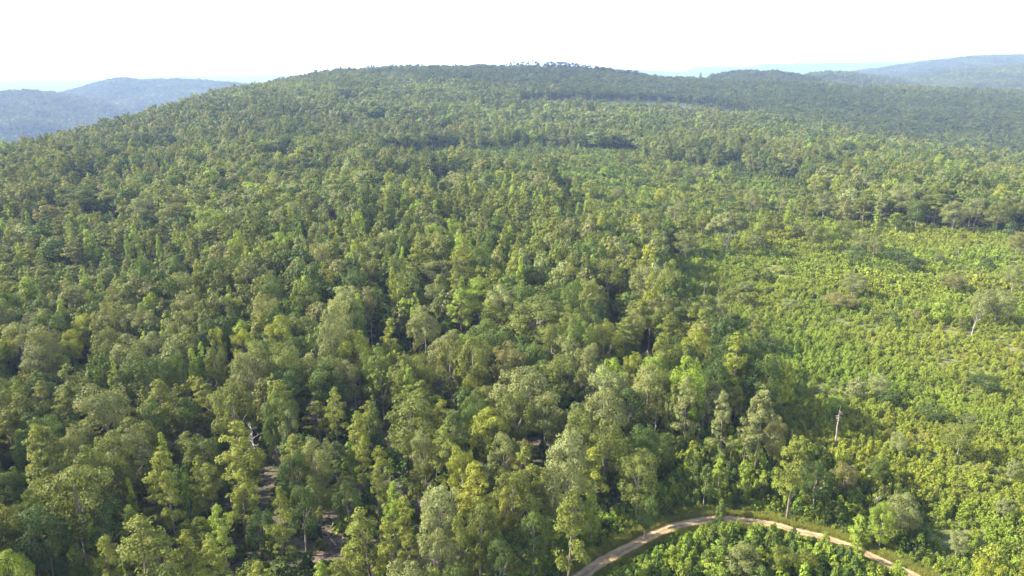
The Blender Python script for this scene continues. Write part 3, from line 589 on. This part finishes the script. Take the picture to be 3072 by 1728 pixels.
for nm, k, ms, lab in (('young_growth', ~sind & ~isund & (np.hypot(allsh[:, 0], allsh[:, 1]) < 300), SHR, 'dense yellow green saplings and brush filling the clearing'), ('far_young_growth', ~sind & ~isund & (np.hypot(allsh[:, 0], allsh[:, 1]) >= 300), SHR_MID, 'pale green brush in the far part of the clearing'), ('undergrowth', isund, SHR_MID, 'low green brush under the forest trees')):
    m = k.sum(); sc = np.stack([sw[k] / 1.25, sw[k] / 1.25, allsh[k, 6] / 2.4], 1)
    o = scatter(nm, allsh[k, :3], rng.uniform(0, 6.28, m), sc, st[k], np.where(allsh[k, 6] > 3.1, 5 + (rng.random(m) * 3).astype(int), (rng.random(m) * 5).astype(int)) if ms is SHR else (rng.random(m) * len(ms)).astype(int), ms); tag(o, lab, 'brush', kind='stuff'); print(nm, m)

# ------------------------------------------------------------------ grass on the verge
def grass_mesh(seed):
    r = np.random.default_rng(seed); V = []; F = []
    for k in range(26):
        a = r.uniform(0, 6.28); q = r.uniform(0, .35); x, y = math.cos(a) * q, math.sin(a) * q; h = r.uniform(.25, .6); b = r.uniform(0, 6.28); l = r.normal(size=2) * .14; wd = .035; i = len(V)
        V += [(x - math.cos(b) * wd, y - math.sin(b) * wd, 0), (x + math.cos(b) * wd, y + math.sin(b) * wd, 0), (x + l[0], y + l[1], h)]; F.append((i, i + 1, i + 2))
    return mesh_from('grass_tuft', [(V, F, 0, False)], [SHRUB])
GR = [grass_mesh(i) for i in range(3)]
m = 36000; ki = rng.integers(0, len(road_c) - 1, m); dd = road_c[ki + 1] - road_c[ki]; nrm = np.stack([-dd[:, 1], dd[:, 0]], 1); nrm = unit(nrm); side = rng.choice([-1, 1], m)
off = np.where(rng.random(m) < 0, 0, side * (1.5 + np.abs(rng.normal(size=m)) * 1.9)); gp = road_c[ki] + dd * rng.random((m, 1)) + nrm * off[:, None]
gc, _ = mixcol(['brown', 'olive', 'bright', 'pineyellow'], [.55, .15, .1, .2], m); gc = gc * rng.uniform(1.1, 1.8, (m, 1))
gs = rng.uniform(.7, 1.6, m); o = scatter('grass', np.column_stack([gp, ground(gp[:, 0], gp[:, 1])]), rng.uniform(0, 6.28, m), np.stack([gs, gs, gs], 1), gc, rng.integers(0, 3, m), GR)
tag(o, 'dry tan and green grass along the dirt road', 'grass', kind='stuff')

# ------------------------------------------------------------------ ground sheet
az = np.concatenate([np.arange(-180, -46, 4), np.arange(-46, 46, .4), np.arange(46, 180, 4)]); rings = [0.0, 25, 50]
r_ = 62.
while r_ < 18000: rings.append(r_); r_ *= 1.013 if r_ < 6000 else 1.05
rings = np.array(rings); A, RR = np.meshgrid(np.radians(az), rings); gx = (RR * np.sin(A)).ravel(); gy = (RR * np.cos(A)).ravel(); gz = ground(gx, gy)
na_, nr = len(az), len(rings); ii = np.arange((nr - 1) * na_); jj = (ii // na_) * na_ + (ii + 1) % na_
F = np.stack([ii, ii + na_, jj + na_, jj], 1)
me = bpy.data.meshes.new('ground'); me.from_pydata(np.stack([gx, gy, gz], 1).tolist(), [], F[:, ::-1].tolist()); me.polygons.foreach_set('use_smooth', [True] * len(F))
U, V, _ = project(gx, gy, gz); fr = gy > 30
a_open = (inpoly(U, V, CLEAR) | inpoly(U, V, YOUNG) | in_zone(U, V, PATCH)) & fr; a_bare = gap_mask(U, V) & fr; a_far = np.clip((np.hypot(gx, gy) - 2300) / 400, 0, 1)
c = np.zeros((len(gx), 4), np.float32); c[:, 0] = a_open; c[:, 1] = a_bare; c[:, 2] = a_far; c[:, 3] = 1
vg = np.zeros((len(gx), 4), np.float32); vm_ = np.hypot(gx, gy) < 400; vg[vm_, 0] = np.clip(1.5 - road_dist(gx[vm_], gy[vm_]) / 3.6, 0, 1); av = me.attributes.new('verge', 'FLOAT_COLOR', 'POINT'); av.data.foreach_set('color', vg.ravel())
a = me.attributes.new('cover', 'FLOAT_COLOR', 'POINT'); a.data.foreach_set('color', c.ravel())
m, N, L = mat('forest_floor'); o = N.new('ShaderNodeOutputMaterial'); p = N.new('ShaderNodeBsdfPrincipled'); p.inputs['Roughness'].default_value = .95
tcn = N.new('ShaderNodeTexCoord'); at_ = N.new('ShaderNodeAttribute'); at_.attribute_name = 'cover'; sp3 = N.new('ShaderNodeSeparateColor'); L.new(at_.outputs['Color'], sp3.inputs[0])
def noise_ramp(scale, c1, c2, lo=.4, hi=.6, det=4):
    nz = N.new('ShaderNodeTexNoise'); nz.inputs['Scale'].default_value = scale; nz.inputs['Detail'].default_value = det; L.new(tcn.outputs['Object'], nz.inputs['Vector'])
    cr = N.new('ShaderNodeValToRGB'); cr.color_ramp.elements[0].color = (*c1, 1); cr.color_ramp.elements[0].position = lo; cr.color_ramp.elements[1].color = (*c2, 1); cr.color_ramp.elements[1].position = hi
    L.new(nz.outputs[0], cr.inputs[0]); return cr.outputs[0]
def mixc(f, a, b):
    x = N.new('ShaderNodeMix'); x.data_type = 'RGBA'; L.new(f, x.inputs[0]); L.new(a, x.inputs[6]); L.new(b, x.inputs[7]); return x.outputs[2]
litter = noise_ramp(.6, (.045, .05, .022), (.11, .085, .055)); opn = noise_ramp(.5, (.075, .095, .022), (.17, .16, .05)); bare = noise_ramp(.7, (.065, .052, .036), (.18, .135, .105)); frf = noise_ramp(.035, (.035, .055, .02), (.075, .10, .035), .35, .65, 6)
at2 = N.new('ShaderNodeAttribute'); at2.attribute_name = 'verge'; sp4 = N.new('ShaderNodeSeparateColor'); L.new(at2.outputs['Color'], sp4.inputs[0]); vgc = noise_ramp(1.1, (.13, .115, .05), (.27, .21, .12), .35, .65)
L.new(mixc(sp3.outputs[2], mixc(sp4.outputs[0], mixc(sp3.outputs[1], mixc(sp3.outputs[0], litter, opn), bare), vgc), frf), p.inputs['Base Color'])
bp = N.new('ShaderNodeBump'); bp.inputs['Strength'].default_value = .6; bp.inputs['Distance'].default_value = .3; nz = N.new('ShaderNodeTexNoise'); nz.inputs['Scale'].default_value = 1.5; nz.inputs['Detail'].default_value = 5
L.new(tcn.outputs['Object'], nz.inputs['Vector']); L.new(nz.outputs[0], bp.inputs['Height']); L.new(bp.outputs[0], p.inputs['Normal']); L.new(p.outputs[0], o.inputs[0])
me.materials.append(m); g_ob = link(bpy.data.objects.new('ground', me)); tag(g_ob, kind='structure')

# ------------------------------------------------------------------ dirt road
rc = catmull(road_c[::4], 8); tg = unit(np.gradient(rc, axis=0)); nm_ = np.stack([-tg[:, 1], tg[:, 0]], 1)
prof = [(-2.75, -.02), (-2.3, .05), (-1.5, .02), (-1.05, -.02), (-.6, .02), (0, .09), (.6, .02), (1.05, -.02), (1.5, .02), (2.3, .05), (2.75, -.02)]
V = []; cc = []
for i in range(len(rc)):
    wob = .86 + .12 * float(vnoise(i * .35, 3.3, 9))
    for q, (o_, h_) in enumerate(prof):
        x, y = rc[i] + nm_[i] * o_ * wob; V.append((x, y, float(ground(x, y)) + h_ + .10)); cc.append((q / (len(prof) - 1), i / len(rc), 0, 1))
k = len(prof); F = [(i * k + q, i * k + q + 1, (i + 1) * k + q + 1, (i + 1) * k + q) for i in range(len(rc) - 1) for q in range(k - 1)]
me = bpy.data.meshes.new('dirt_road'); me.from_pydata(V, [], [f[::-1] for f in F]); me.polygons.foreach_set('use_smooth', [True] * len(F)); a = me.attributes.new('across', 'FLOAT_COLOR', 'POINT'); a.data.foreach_set('color', np.array(cc, np.float32).ravel())
m, N, L = mat('dirt'); o = N.new('ShaderNodeOutputMaterial'); p = N.new('ShaderNodeBsdfPrincipled'); p.inputs['Roughness'].default_value = .95
tcn = N.new('ShaderNodeTexCoord'); at_ = N.new('ShaderNodeAttribute'); at_.attribute_name = 'across'; sp3 = N.new('ShaderNodeSeparateColor'); L.new(at_.outputs['Color'], sp3.inputs[0])
cr = N.new('ShaderNodeValToRGB'); e = cr.color_ramp.elements; e[0].position = 0; e[0].color = (.20, .15, .09, 1); e[1].position = 1; e[1].color = (.20, .15, .09, 1)
for ps, cl in ((.14, (.30, .22, .13)), (.28, (.50, .355, .215)), (.42, (.42, .30, .175)), (.5, (.22, .17, .09)), (.58, (.42, .30, .175)), (.72, (.50, .355, .215)), (.86, (.30, .22, .13))):
    x = e.new(ps); x.color = (*cl, 1)
nz = N.new('ShaderNodeTexNoise'); nz.inputs['Scale'].default_value = .9; nz.inputs['Detail'].default_value = 5; L.new(tcn.outputs['Object'], nz.inputs['Vector'])
ad = N.new('ShaderNodeMath'); ad.operation = 'MULTIPLY_ADD'; ad.inputs[1].default_value = .34; L.new(nz.outputs[0], ad.inputs[0]); ad2 = N.new('ShaderNodeMath'); ad2.operation = 'SUBTRACT'; ad2.inputs[1].default_value = .17; L.new(sp3.outputs[0], ad.inputs[2]); L.new(ad.outputs[0], ad2.inputs[0]); L.new(ad2.outputs[0], cr.inputs[0])
mv = N.new('ShaderNodeMix'); mv.data_type = 'RGBA'; mv.blend_type = 'MULTIPLY'; mv.inputs[0].default_value = 1; n2 = noise_ramp(.35, (.72, .7, .68), (1.05, 1.02, 1.0), .35, .65); L.new(cr.outputs[0], mv.inputs[6]); L.new(n2, mv.inputs[7]); L.new(mv.outputs[2], p.inputs['Base Color']); L.new(p.outputs[0], o.inputs[0])
me.materials.append(m); tag(link(bpy.data.objects.new('dirt_road', me)), kind='structure')

# ------------------------------------------------------------------ dead trees
def snag_parts(r, H, br=18, blen=2.6, z0=.25, droop=-.15, twigs=2, lean=.3, rad0=.22, fork=0):
    """(trunk tubes, branch tubes)"""
    l = r.normal(size=2) * lean; tp = lambda f: np.array([l[0] * f ** 1.5, l[1] * f ** 1.5, H * f])
    pts = [tp(f) + np.append(r.normal(size=2) * .06, 0) for f in np.linspace(0, 1, 7)]; pts[0] = tp(0) - np.array([0, 0, .5])
    tr = [tube(pts, np.linspace(rad0, .03, 7), 7)]; bt = []
    for k in range(br):
        f = r.uniform(z0, .97); a = r.uniform(0, 6.28); Lb = blen * (1.15 - f) * r.uniform(.5, 1.2) + .4; d = np.array([math.cos(a), math.sin(a), 0]); p0 = tp(f); e_ = p0 + d * Lb + np.array([0, 0, -droop * Lb * r.uniform(.2, 2.2)]); md = (p0 + e_) / 2 + r.normal(size=3) * .12
        bt.append(tube([p0, md, e_], [.09, .06, .03], 4))
        for q in range(twigs):
            s_ = r.uniform(.4, .95); b0 = p0 + (e_ - p0) * s_; e2 = b0 + (d * .5 + r.normal(size=3) * .5) * Lb * .4; bt.append(tube([b0, (b0 + e2) / 2 + r.normal(size=3) * .05, e2], [.05, .038, .02], 3))
    return tr, bt
dead_objs = []
for si, (u, v0, v1, br, bl, dr, tw, mt, lab) in enumerate(SNAGS):
    r = np.random.default_rng(900 + si); x, y, z = at(u, v1); _, vb, dep = project(x, y, z)
    H = 12.
    for _ in range(8): _, vt, _ = project(x, y, z + H); H *= float(np.clip((vb - v0) / max(1, vb - vt), .5, 2))
    H = H * 1.0 + 1.0
    big = si == 16
    tr, bt = snag_parts(r, H, br, bl * (H / 14) ** .5, z0=.3 if br > 10 else .45, droop=dr, twigs=tw, rad0=.28 if big else .2, lean=.9 if si in (9, 18) else (.12 if big else .25))
    e_ = link(bpy.data.objects.new('dead_tree', None)); e_.location = (x, y, z); tag(e_, lab, 'dead tree', 'dead trees in the wood and clearing')
    mm = PALEWOOD if mt else DEADWOOD
    ch = link(bpy.data.objects.new('trunk', trunk_mesh('trunk', tr + bt, mm))); ch.parent = e_
    dead_objs.append((u, (v0 + v1) / 2, lab))

# ------------------------------------------------------------------ two special trees of the clearing
def special(name, lab, x, y, z, limbs, trunk, lobes, n, size, tone, seed, barkm):
    r = np.random.default_rng(seed); e_ = link(bpy.data.objects.new(name, None)); e_.location = (x, y, z); tag(e_, lab, 'tree'); e_.scale = (1.2, 1.2, 1.1) if name == 'forked_tree' else (1, 1, 1)
    ch = link(bpy.data.objects.new('trunk', trunk_mesh('trunk', [tube(p, q, 8) for p, q in trunk] + [tube(p, q, 6) for p, q in limbs], barkm))); ch.parent = e_
    C = np.array([l[:3] for l in lobes], float); rad = np.array([l[3] for l in lobes], float); dirs = unit(C - C.mean(0)); lv = lobes_to_leaves(C, dirs, rad, .7, n, size, r, inner=.15)
    ch = link(bpy.data.objects.new('crown', crown_mesh('crown', lv, LEAF))); ch.parent = e_; ch['tint'] = list(TINT[tone])
x, y, z = at(2177, 772)
special('forked_tree', 'large pale forked tree with white limbs spreading in a fan at the clearing edge', x, y, z,
  [([(-.2,0,5),(-2.5,0,9),(-5.5,.3,12.5)],[.28,.2,.07]), ([(0,0,5.5),(-1.2,.4,10),(-2.2,.5,15)],[.26,.18,.06]), ([(.1,0,5.5),(1.0,-.4,10),(1.6,-.3,15)],[.26,.18,.06]), ([(.2,0,6.2),(2.6,.2,9.5),(5.2,.3,13)],[.22,.15,.05]), ([(-1.6,0,8),(-3.2,.4,12),(-3.8,.2,15)],[.14,.1,.04]), ([(.6,0,8.5),(.2,.6,13),(.1,.8,17)],[.14,.1,.04]), ([(1.6,.1,8.3),(3,.6,12),(3.6,.2,15.5)],[.12,.09,.04])],
  [([(0,0,-.5),(.05,0,3),(0,0,6)],[.48,.38,.32])],
  [(-6,.3,13,2.0),(-4,.2,15,2.3),(-2,.5,16.4,2.2),(0,.8,17.2,2.3),(2,-.2,16.5,2.3),(4,.3,15.6,2.1),(5.8,.3,14,1.8),(-5,1.5,12.5,1.5),(4.6,-1,13.2,1.4),(-1,-2,15.5,1.9),(1.5,2.2,16,2),(-3,2.2,15,1.8),(6.4,.5,12.6,1.4),(-7,0,12,1.4),(3,-2,14.6,1.8),(-3,-1.5,14,1.8),(0,-1.5,14.8,1.8),(5,1,12,1.4),(-5.6,-1,13.6,1.7)], 7000, .28, 'grey', 41, BARK)
x, y, z = at(2915, 1006)
special('leaning_tree', 'slim pale trunked tree bending right under thin foliage at right of the clearing', x, y, z,
  [([(.6,0,4.5),(1.6,.2,7),(3.2,.2,9)],[.11,.08,.03]), ([(.5,0,4),(.6,.1,7),(1.4,0,10)],[.1,.07,.03]), ([(.9,.1,5.6),(2.6,.4,7.2),(4.4,.3,7.8)],[.08,.05,.02]), ([(.4,0,3.8),(-.3,.2,6),(-.2,.2,8)],[.07,.05,.02])],
  [([(0,0,-.4),(.1,0,2.5),(.6,0,4.6)],[.2,.16,.13])],
  [(1.6,.2,10,1.2),(3.2,.2,9,1.2),(4.6,.3,8,1.0),(-.2,.2,8.3,.8),(2.4,1,8,1.0)], 520, .24, 'grey', 42, DEADWOOD)

# ------------------------------------------------------------------ rocks on the bare slope
def rock_mesh(seed):
    import bmesh
    r = np.random.default_rng(seed); bm = bmesh.new(); bmesh.ops.create_icosphere(bm, subdivisions=3, radius=1)
    pl = unit(r.normal(size=(9, 3))); of = r.uniform(.55, .9, 9)
    for v in bm.verts:
        p = np.array(v.co)
        for a, b in zip(pl, of):
            s_ = p @ a - b
            if s_ > 0: p = p - a * s_ * .92
        v.co = p * (1 + r.normal() * .015) * np.array([1.3, .9, .55])
    me = bpy.data.meshes.new('rock'); bm.to_mesh(me); bm.free(); return me
ROCK = bark_mat('sandstone', (.22, .23, .25), (.45, .46, .48), 2)
rk = [(1238,1182,1.6,'blue grey rock under the short bleached dead tree, highest of the pile'),(1262,1194,2.2,'largest flat blue grey rock in the gap below the bleached dead tree'),(1284,1206,1.5,'middle sized angular grey rock below the largest flat one'),(1300,1216,1.2,'low grey rock at the lower right end of the pile'),(1252,1206,1.1,'small grey rock at the lower left of the pile')]
for i, (u, v, s_, lab) in enumerate(rk):
    x, y, z = at(u, v); me = rock_mesh(i); me.materials.append(ROCK); o = link(bpy.data.objects.new('rock', me)); o.location = (x, y, z + s_ * .15); o.scale = (s_,) * 3; o.rotation_euler = (.1, .05, i * 1.3); tag(o, lab, 'rock', 'rocks in the gap')
# fallen branches on the bare ground
flb = [(1090,1455,'fallen grey limb on the bare slope left of the brown opening'),(1215,1478,'reddish fallen limb lying in the brown opening among pines'),(1240,1500,'short fallen limb at the lower edge of the brown opening'),(1005,1640,'dark fallen limb across the pale bare soil near the bottom'),(800,1445,'fallen twiggy limb on the pinkish slope under the whitish dead tree'),(1262,1700,'fallen limb on the reddish soil at the bottom right of the white forked dead tree')]
for i, (u, v, lab) in enumerate(flb):
    x, y, z = at(u, v); r = np.random.default_rng(60 + i); tr, bt = snag_parts(r, 5, 8, 1.6, droop=-.5, twigs=1, rad0=.13); o = link(bpy.data.objects.new('fallen_limb', trunk_mesh('fallen_limb', tr + bt, DEADWOOD))); o.location = (x, y, z + .3); o.rotation_euler = (R(86), 0, i * 1.1 + .5); tag(o, lab, 'fallen limb', 'fallen limbs on the bare soil')

# ------------------------------------------------------------------ skyline trees on the hilltop
SKY = [(u, v, w_, k_, t_, h_) for u, v, w_, k_, t_, h_ in [
 (1088,186,22,'poplar','brown',24),(1500,190,7,'pine','dark',22),(1532,180,10,'pine','dark',30),(1541,176,9,'pine','olive',32),(1552,182,12,'oak','dark',27),(1566,180,14,'oak','dark',28),(1580,181,12,'pine','dark',28),(1587,178,9,'pine','dark',30),(1599,174,9,'pine','dark',33),(1609,180,14,'oak','dark',28),(1616,183,10,'oak','dark',26),
 (1640,182,18,'oak','dark',26),(1655,179,22,'oak','dark',27),(1672,180,20,'oak','dark',26),(1686,178,20,'oak','dark',27),(1700,181,20,'oak','dark',26),(1718,184,18,'oak','dark',25),(1733,186,20,'oak','dark',25),(1750,190,18,'oak','dark',25),(1770,192,18,'oak','dark',24),(1790,194,18,'oak','dark',24),(1812,198,20,'oak','dark',24),(1835,200,20,'oak','dark',24),(1860,204,22,'oak','dark',23),(1885,206,22,'oak','dark',23),(1910,208,20,'oak','dark',22),
 (1372,198,10,'oak','dark',22),(2102,218,12,'pine','dark',30)]]
sky_trees = []
for u, v, w_, kind, tone, H in SKY:
    a = math.atan2(ray(u, v)[0], ray(u, v)[1]); Dd = 1880 if u < 2000 else 2050; x, y = Dd * math.sin(a), Dd * math.cos(a)
    z = float(ground(x, y)); r = ray(u, v); zt = CAM_Z + Dd * r[2] / math.hypot(r[0], r[1]); Hh = float(np.clip(zt - z, 14, 34)); print('sky', u, round(zt - z, 1))
    sky_trees.append(dict(x=x, y=y, z=z, kind=kind, tint=TINT[tone], H=Hh, R=w_ * Dd / FPX / 2, hand=True, tone=tone, sky=True))

# ------------------------------------------------------------------ build single trees with labels
TONEWORD = {'green': 'mid green', 'dark': 'dark green', 'olive': 'olive green', 'grey': 'greyish green', 'pale': 'pale silvery', 'yellow': 'yellowish', 'bright': 'bright green', 'pine': 'olive', 'pineyellow': 'yellow green', 'brown': 'brownish'}
KINDWORD = {'oak': 'round crowned tree', 'pine': 'pine', 'poplar': 'narrow young tree'}
OBN = {'oak': 'broadleaf_tree', 'pine': 'pine_tree', 'poplar': 'young_tree'}; CAT = {'oak': 'tree', 'pine': 'pine tree', 'poplar': 'young tree'}
GRP = {'oak': 'broadleaf trees of the wood', 'pine': 'pines of the wood', 'poplar': 'narrow young trees'}
LM = [(1608,865,'the slim dead tree'),(1276,990,'the tangled pinkish dead tree'),(1825,950,'the wide armed dead tree'),(1302,1112,'the cross shaped dead tree'),(1262,1194,'the blue grey rocks'),
      (1070,1200,'the tall gap snag'),(1161,1675,'the white forked dead tree'),(1962,1285,'the straight pale trunk'),(638,1190,'the bushy grey leafless tree'),(944,1255,'the fan twigged tree'),
      (771,1350,'the whitish dead tree'),(2503,1290,'the lone weathered trunk'),(2614,1545,'the leaning roadside snag'),(2150,1562,'the top of the road bend'),(2545,1645,'the hidden road stretch'),(1760,1722,'the road end at bottom'),
      (2175,690,'the pale forked tree'),(2940,950,'the slim bending tree'),(2107,900,'the thin clearing pole'),(1000,1640,'the pale bare soil'),(1600,430,'the far pale trunks'),(0,1728,'the bottom left corner'),(0,1300,'the lower left edge'),(0,900,'the middle left edge'),
      (3072,1728,'the bottom right corner'),(3072,1200,'the brushy right edge'),(2340,1728,'the lower brush'),(400,1500,'the lower left hollow'),(330,720,'the bright spires'),(1620,950,'the big round crown'),(1575,190,'the sparse hilltop trees'),(1088,190,'the pointed skyline tree'),(2540,740,'the clearing thicket')]
LMu = np.array([l[0] for l in LM]); LMv = np.array([l[1] for l in LM])
ORD = ['nearest', 'second', 'third', 'fourth', 'fifth', 'sixth', 'seventh', 'eighth', 'ninth', 'tenth', 'eleventh', 'twelfth', 'thirteenth', 'fourteenth', 'fifteenth', 'sixteenth']
DIRS = ['right of', 'below right of', 'below', 'below left of', 'left of', 'above left of', 'above', 'above right of']
def label_all(items):
    """items: list of (u, v, adjective, noun) -> labels that single each out by landmark, direction and order"""
    bk = {}; info = []
    for i, (u, v, adj, noun) in enumerate(items):
        d = np.hypot(LMu - u, LMv - v); j = int(np.argmin(d)); a = math.degrees(math.atan2(v - LMv[j], u - LMu[j])) % 360; q = int(((a + 22.5) % 360) // 45)
        bk.setdefault((adj, noun, j, q), []).append((float(d[j]), i)); info.append(None)
    for (adj, noun, j, q), L_ in bk.items():
        L_.sort()
        for k_, (_, i) in enumerate(L_):
            if len(L_) == 1: info[i] = '%s %s %s %s' % (adj, noun, DIRS[q], LM[j][2])
            else: info[i] = '%s %s %s %s %s' % (adj, noun.replace('round crowned', 'round'), (ORD[k_] if k_ < 16 else 'number %d' % (k_ + 1)), DIRS[q], LM[j][2])
    return info
allt = trees + sky_trees
items = []
hs = {k_: np.median([t['H'] for t in allt if t['kind'] == k_]) for k_ in GEN}
for t in allt:
    u, v, _ = project(t['x'], t['y'], t['z'] + t['H'] * .68); sz = 'tall ' if t['H'] > hs[t['kind']] * 1.12 else ('low ' if t['H'] < hs[t['kind']] * .82 else '')
    items.append((float(u), float(v), (sz + TONEWORD[t['tone']]), KINDWORD[t['kind']]))
labs = label_all(items)
for i, (t, lab) in enumerate(zip(allt, labs)):
    kd = t['kind']; r = random.Random(i * 31 + 5); cm, tm = BIG[r.randrange(3)] if (kd == 'oak' and t['R'] > 5.6) else HI[kd][r.randrange(len(HI[kd]))]
    e_ = link(bpy.data.objects.new(OBN[kd], None)); e_.location = (t['x'], t['y'], t['z']); e_.rotation_euler = (r.gauss(0, .03), r.gauss(0, .03), r.uniform(0, 6.28)); e_.empty_display_size = .5
    _, _, _, R0, H0 = GEN[kd]; s_ = t['R'] / R0; tag(e_, lab, CAT[kd], GRP[kd])
    for nm, me in (('crown', cm), ('trunk', tm)):
        ch = link(bpy.data.objects.new(nm, me)); ch.parent = e_; ch.scale = (s_, s_, t['H'] / H0)
        if nm == 'crown': ch['tint'] = [float(c_) for c_ in t['tint']]
# single shrubs
its = [(float(allsh[i, 3]), float(allsh[i, 4]), ('tall ' if allsh[i, 6] > 3.6 else 'low ' if allsh[i, 6] < 2.2 else '') + TONEWORD[str(stn[i])], 'sapling') for i in sel]
for (i, lab) in zip(sel, label_all(its)):
    o = link(bpy.data.objects.new('sapling', SHR[int(i) % 5 if allsh[i, 6] < 3.1 else 5 + int(i) % 3])); o.location = [float(a) for a in allsh[i, :3]]; o.scale = (float(sw[i]) / 1.25, float(sw[i]) / 1.25, float(allsh[i, 6]) / 2.4); o.rotation_euler = (0, 0, float(i) * 2.1)
    o['tint'] = [float(a) for a in st[i]]; tag(o, lab, 'sapling', 'saplings of the clearing and roadside')

# ------------------------------------------------------------------ added cloud, unseen above the frame, shaped to shade the far slopes
def build_shade_cloud(spots, alt):
    import bmesh
    r = np.random.default_rng(77); sdx, sdy, sdz = math.sin(SUN_AZ) * math.cos(SUN_EL), math.cos(SUN_AZ) * math.cos(SUN_EL), math.sin(SUN_EL); k = alt / sdz
    bm = bmesh.new()
    def ball(x, y, z, rx, rz):
        q = bmesh.ops.create_icosphere(bm, subdivisions=3, radius=1)
        for v in q['verts']:
            v.co.x = v.co.x * rx + x; v.co.y = v.co.y * rx + y; v.co.z = v.co.z * rz + z
    for gx_, gy_, rad_ in spots:
        cx, cy = gx_ + sdx * k, gy_ + sdy * k; ball(cx, cy, alt, rad_, rad_ * .3)
        for _ in range(9):
            a = r.uniform(0, 6.28); q = rad_ * r.uniform(.4, .95); ball(cx + math.cos(a) * q, cy + math.sin(a) * q, alt + rad_ * r.uniform(0, .22), rad_ * r.uniform(.2, .42), rad_ * r.uniform(.12, .25))
    me = bpy.data.meshes.new('added_shade_cloud'); bm.to_mesh(me); bm.free()
    m, N, L = mat('added_shade_cloud'); o = N.new('ShaderNodeOutputMaterial'); p = N.new('ShaderNodeBsdfDiffuse'); p.inputs[0].default_value = (.88, .89, .9, 1); t = N.new('ShaderNodeBsdfTranslucent'); t.inputs[0].default_value = (.88, .89, .9, 1)
    ms = N.new('ShaderNodeMixShader'); ms.inputs[0].default_value = .3; L.new(p.outputs[0], ms.inputs[1]); L.new(t.outputs[0], ms.inputs[2]); tp_ = N.new('ShaderNodeBsdfTransparent'); m2_ = N.new('ShaderNodeMixShader'); m2_.inputs[0].default_value = .7; L.new(ms.outputs[0], m2_.inputs[1]); L.new(tp_.outputs[0], m2_.inputs[2]); L.new(m2_.outputs[0], o.inputs[0]); me.materials.append(m)
    ob = link(bpy.data.objects.new('added_shade_cloud', me)); md = ob.modifiers.new('remesh', 'REMESH'); md.mode = 'VOXEL'; md.voxel_size = 22; md.use_smooth_shade = True; tag(ob, kind='structure')
build_shade_cloud([(-260, 1730, 330), (150, 1740, 390), (520, 1560, 400), (820, 1330, 380), (760, 1020, 290), (1030, 1280, 290), (790, 1480, 300), (480, 1900, 260), (880, 2450, 330)], 1350)

# ------------------------------------------------------------------ haze
hz = bpy.data.meshes.new('haze'); s_ = 19000; zb, zt = -171.0, 460.0
hv = [(-s_, -s_, zb), (s_, -s_, zb), (s_, s_, zb), (-s_, s_, zb), (-s_, -s_, zt), (s_, -s_, zt), (s_, s_, zt), (-s_, s_, zt)]
hz.from_pydata(hv, [], [(3, 2, 1, 0), (4, 5, 6, 7), (0, 1, 5, 4), (1, 2, 6, 5), (2, 3, 7, 6), (3, 0, 4, 7)])
m, N, L = mat('haze'); o = N.new('ShaderNodeOutputMaterial'); pv = N.new('ShaderNodeVolumePrincipled'); pv.inputs['Color'].default_value = (.40, .57, .98, 1); pv.inputs['Density'].default_value = HAZE_DENSITY; pv.inputs['Anisotropy'].default_value = 0
L.new(pv.outputs[0], o.inputs['Volume']); hz.materials.append(m); tag(link(bpy.data.objects.new('haze', hz)), 'thin pale blue air haze over the whole valley', 'haze', kind='stuff')
print('individual trees', len(allt), 'max ground', gz.max(), gz.min())
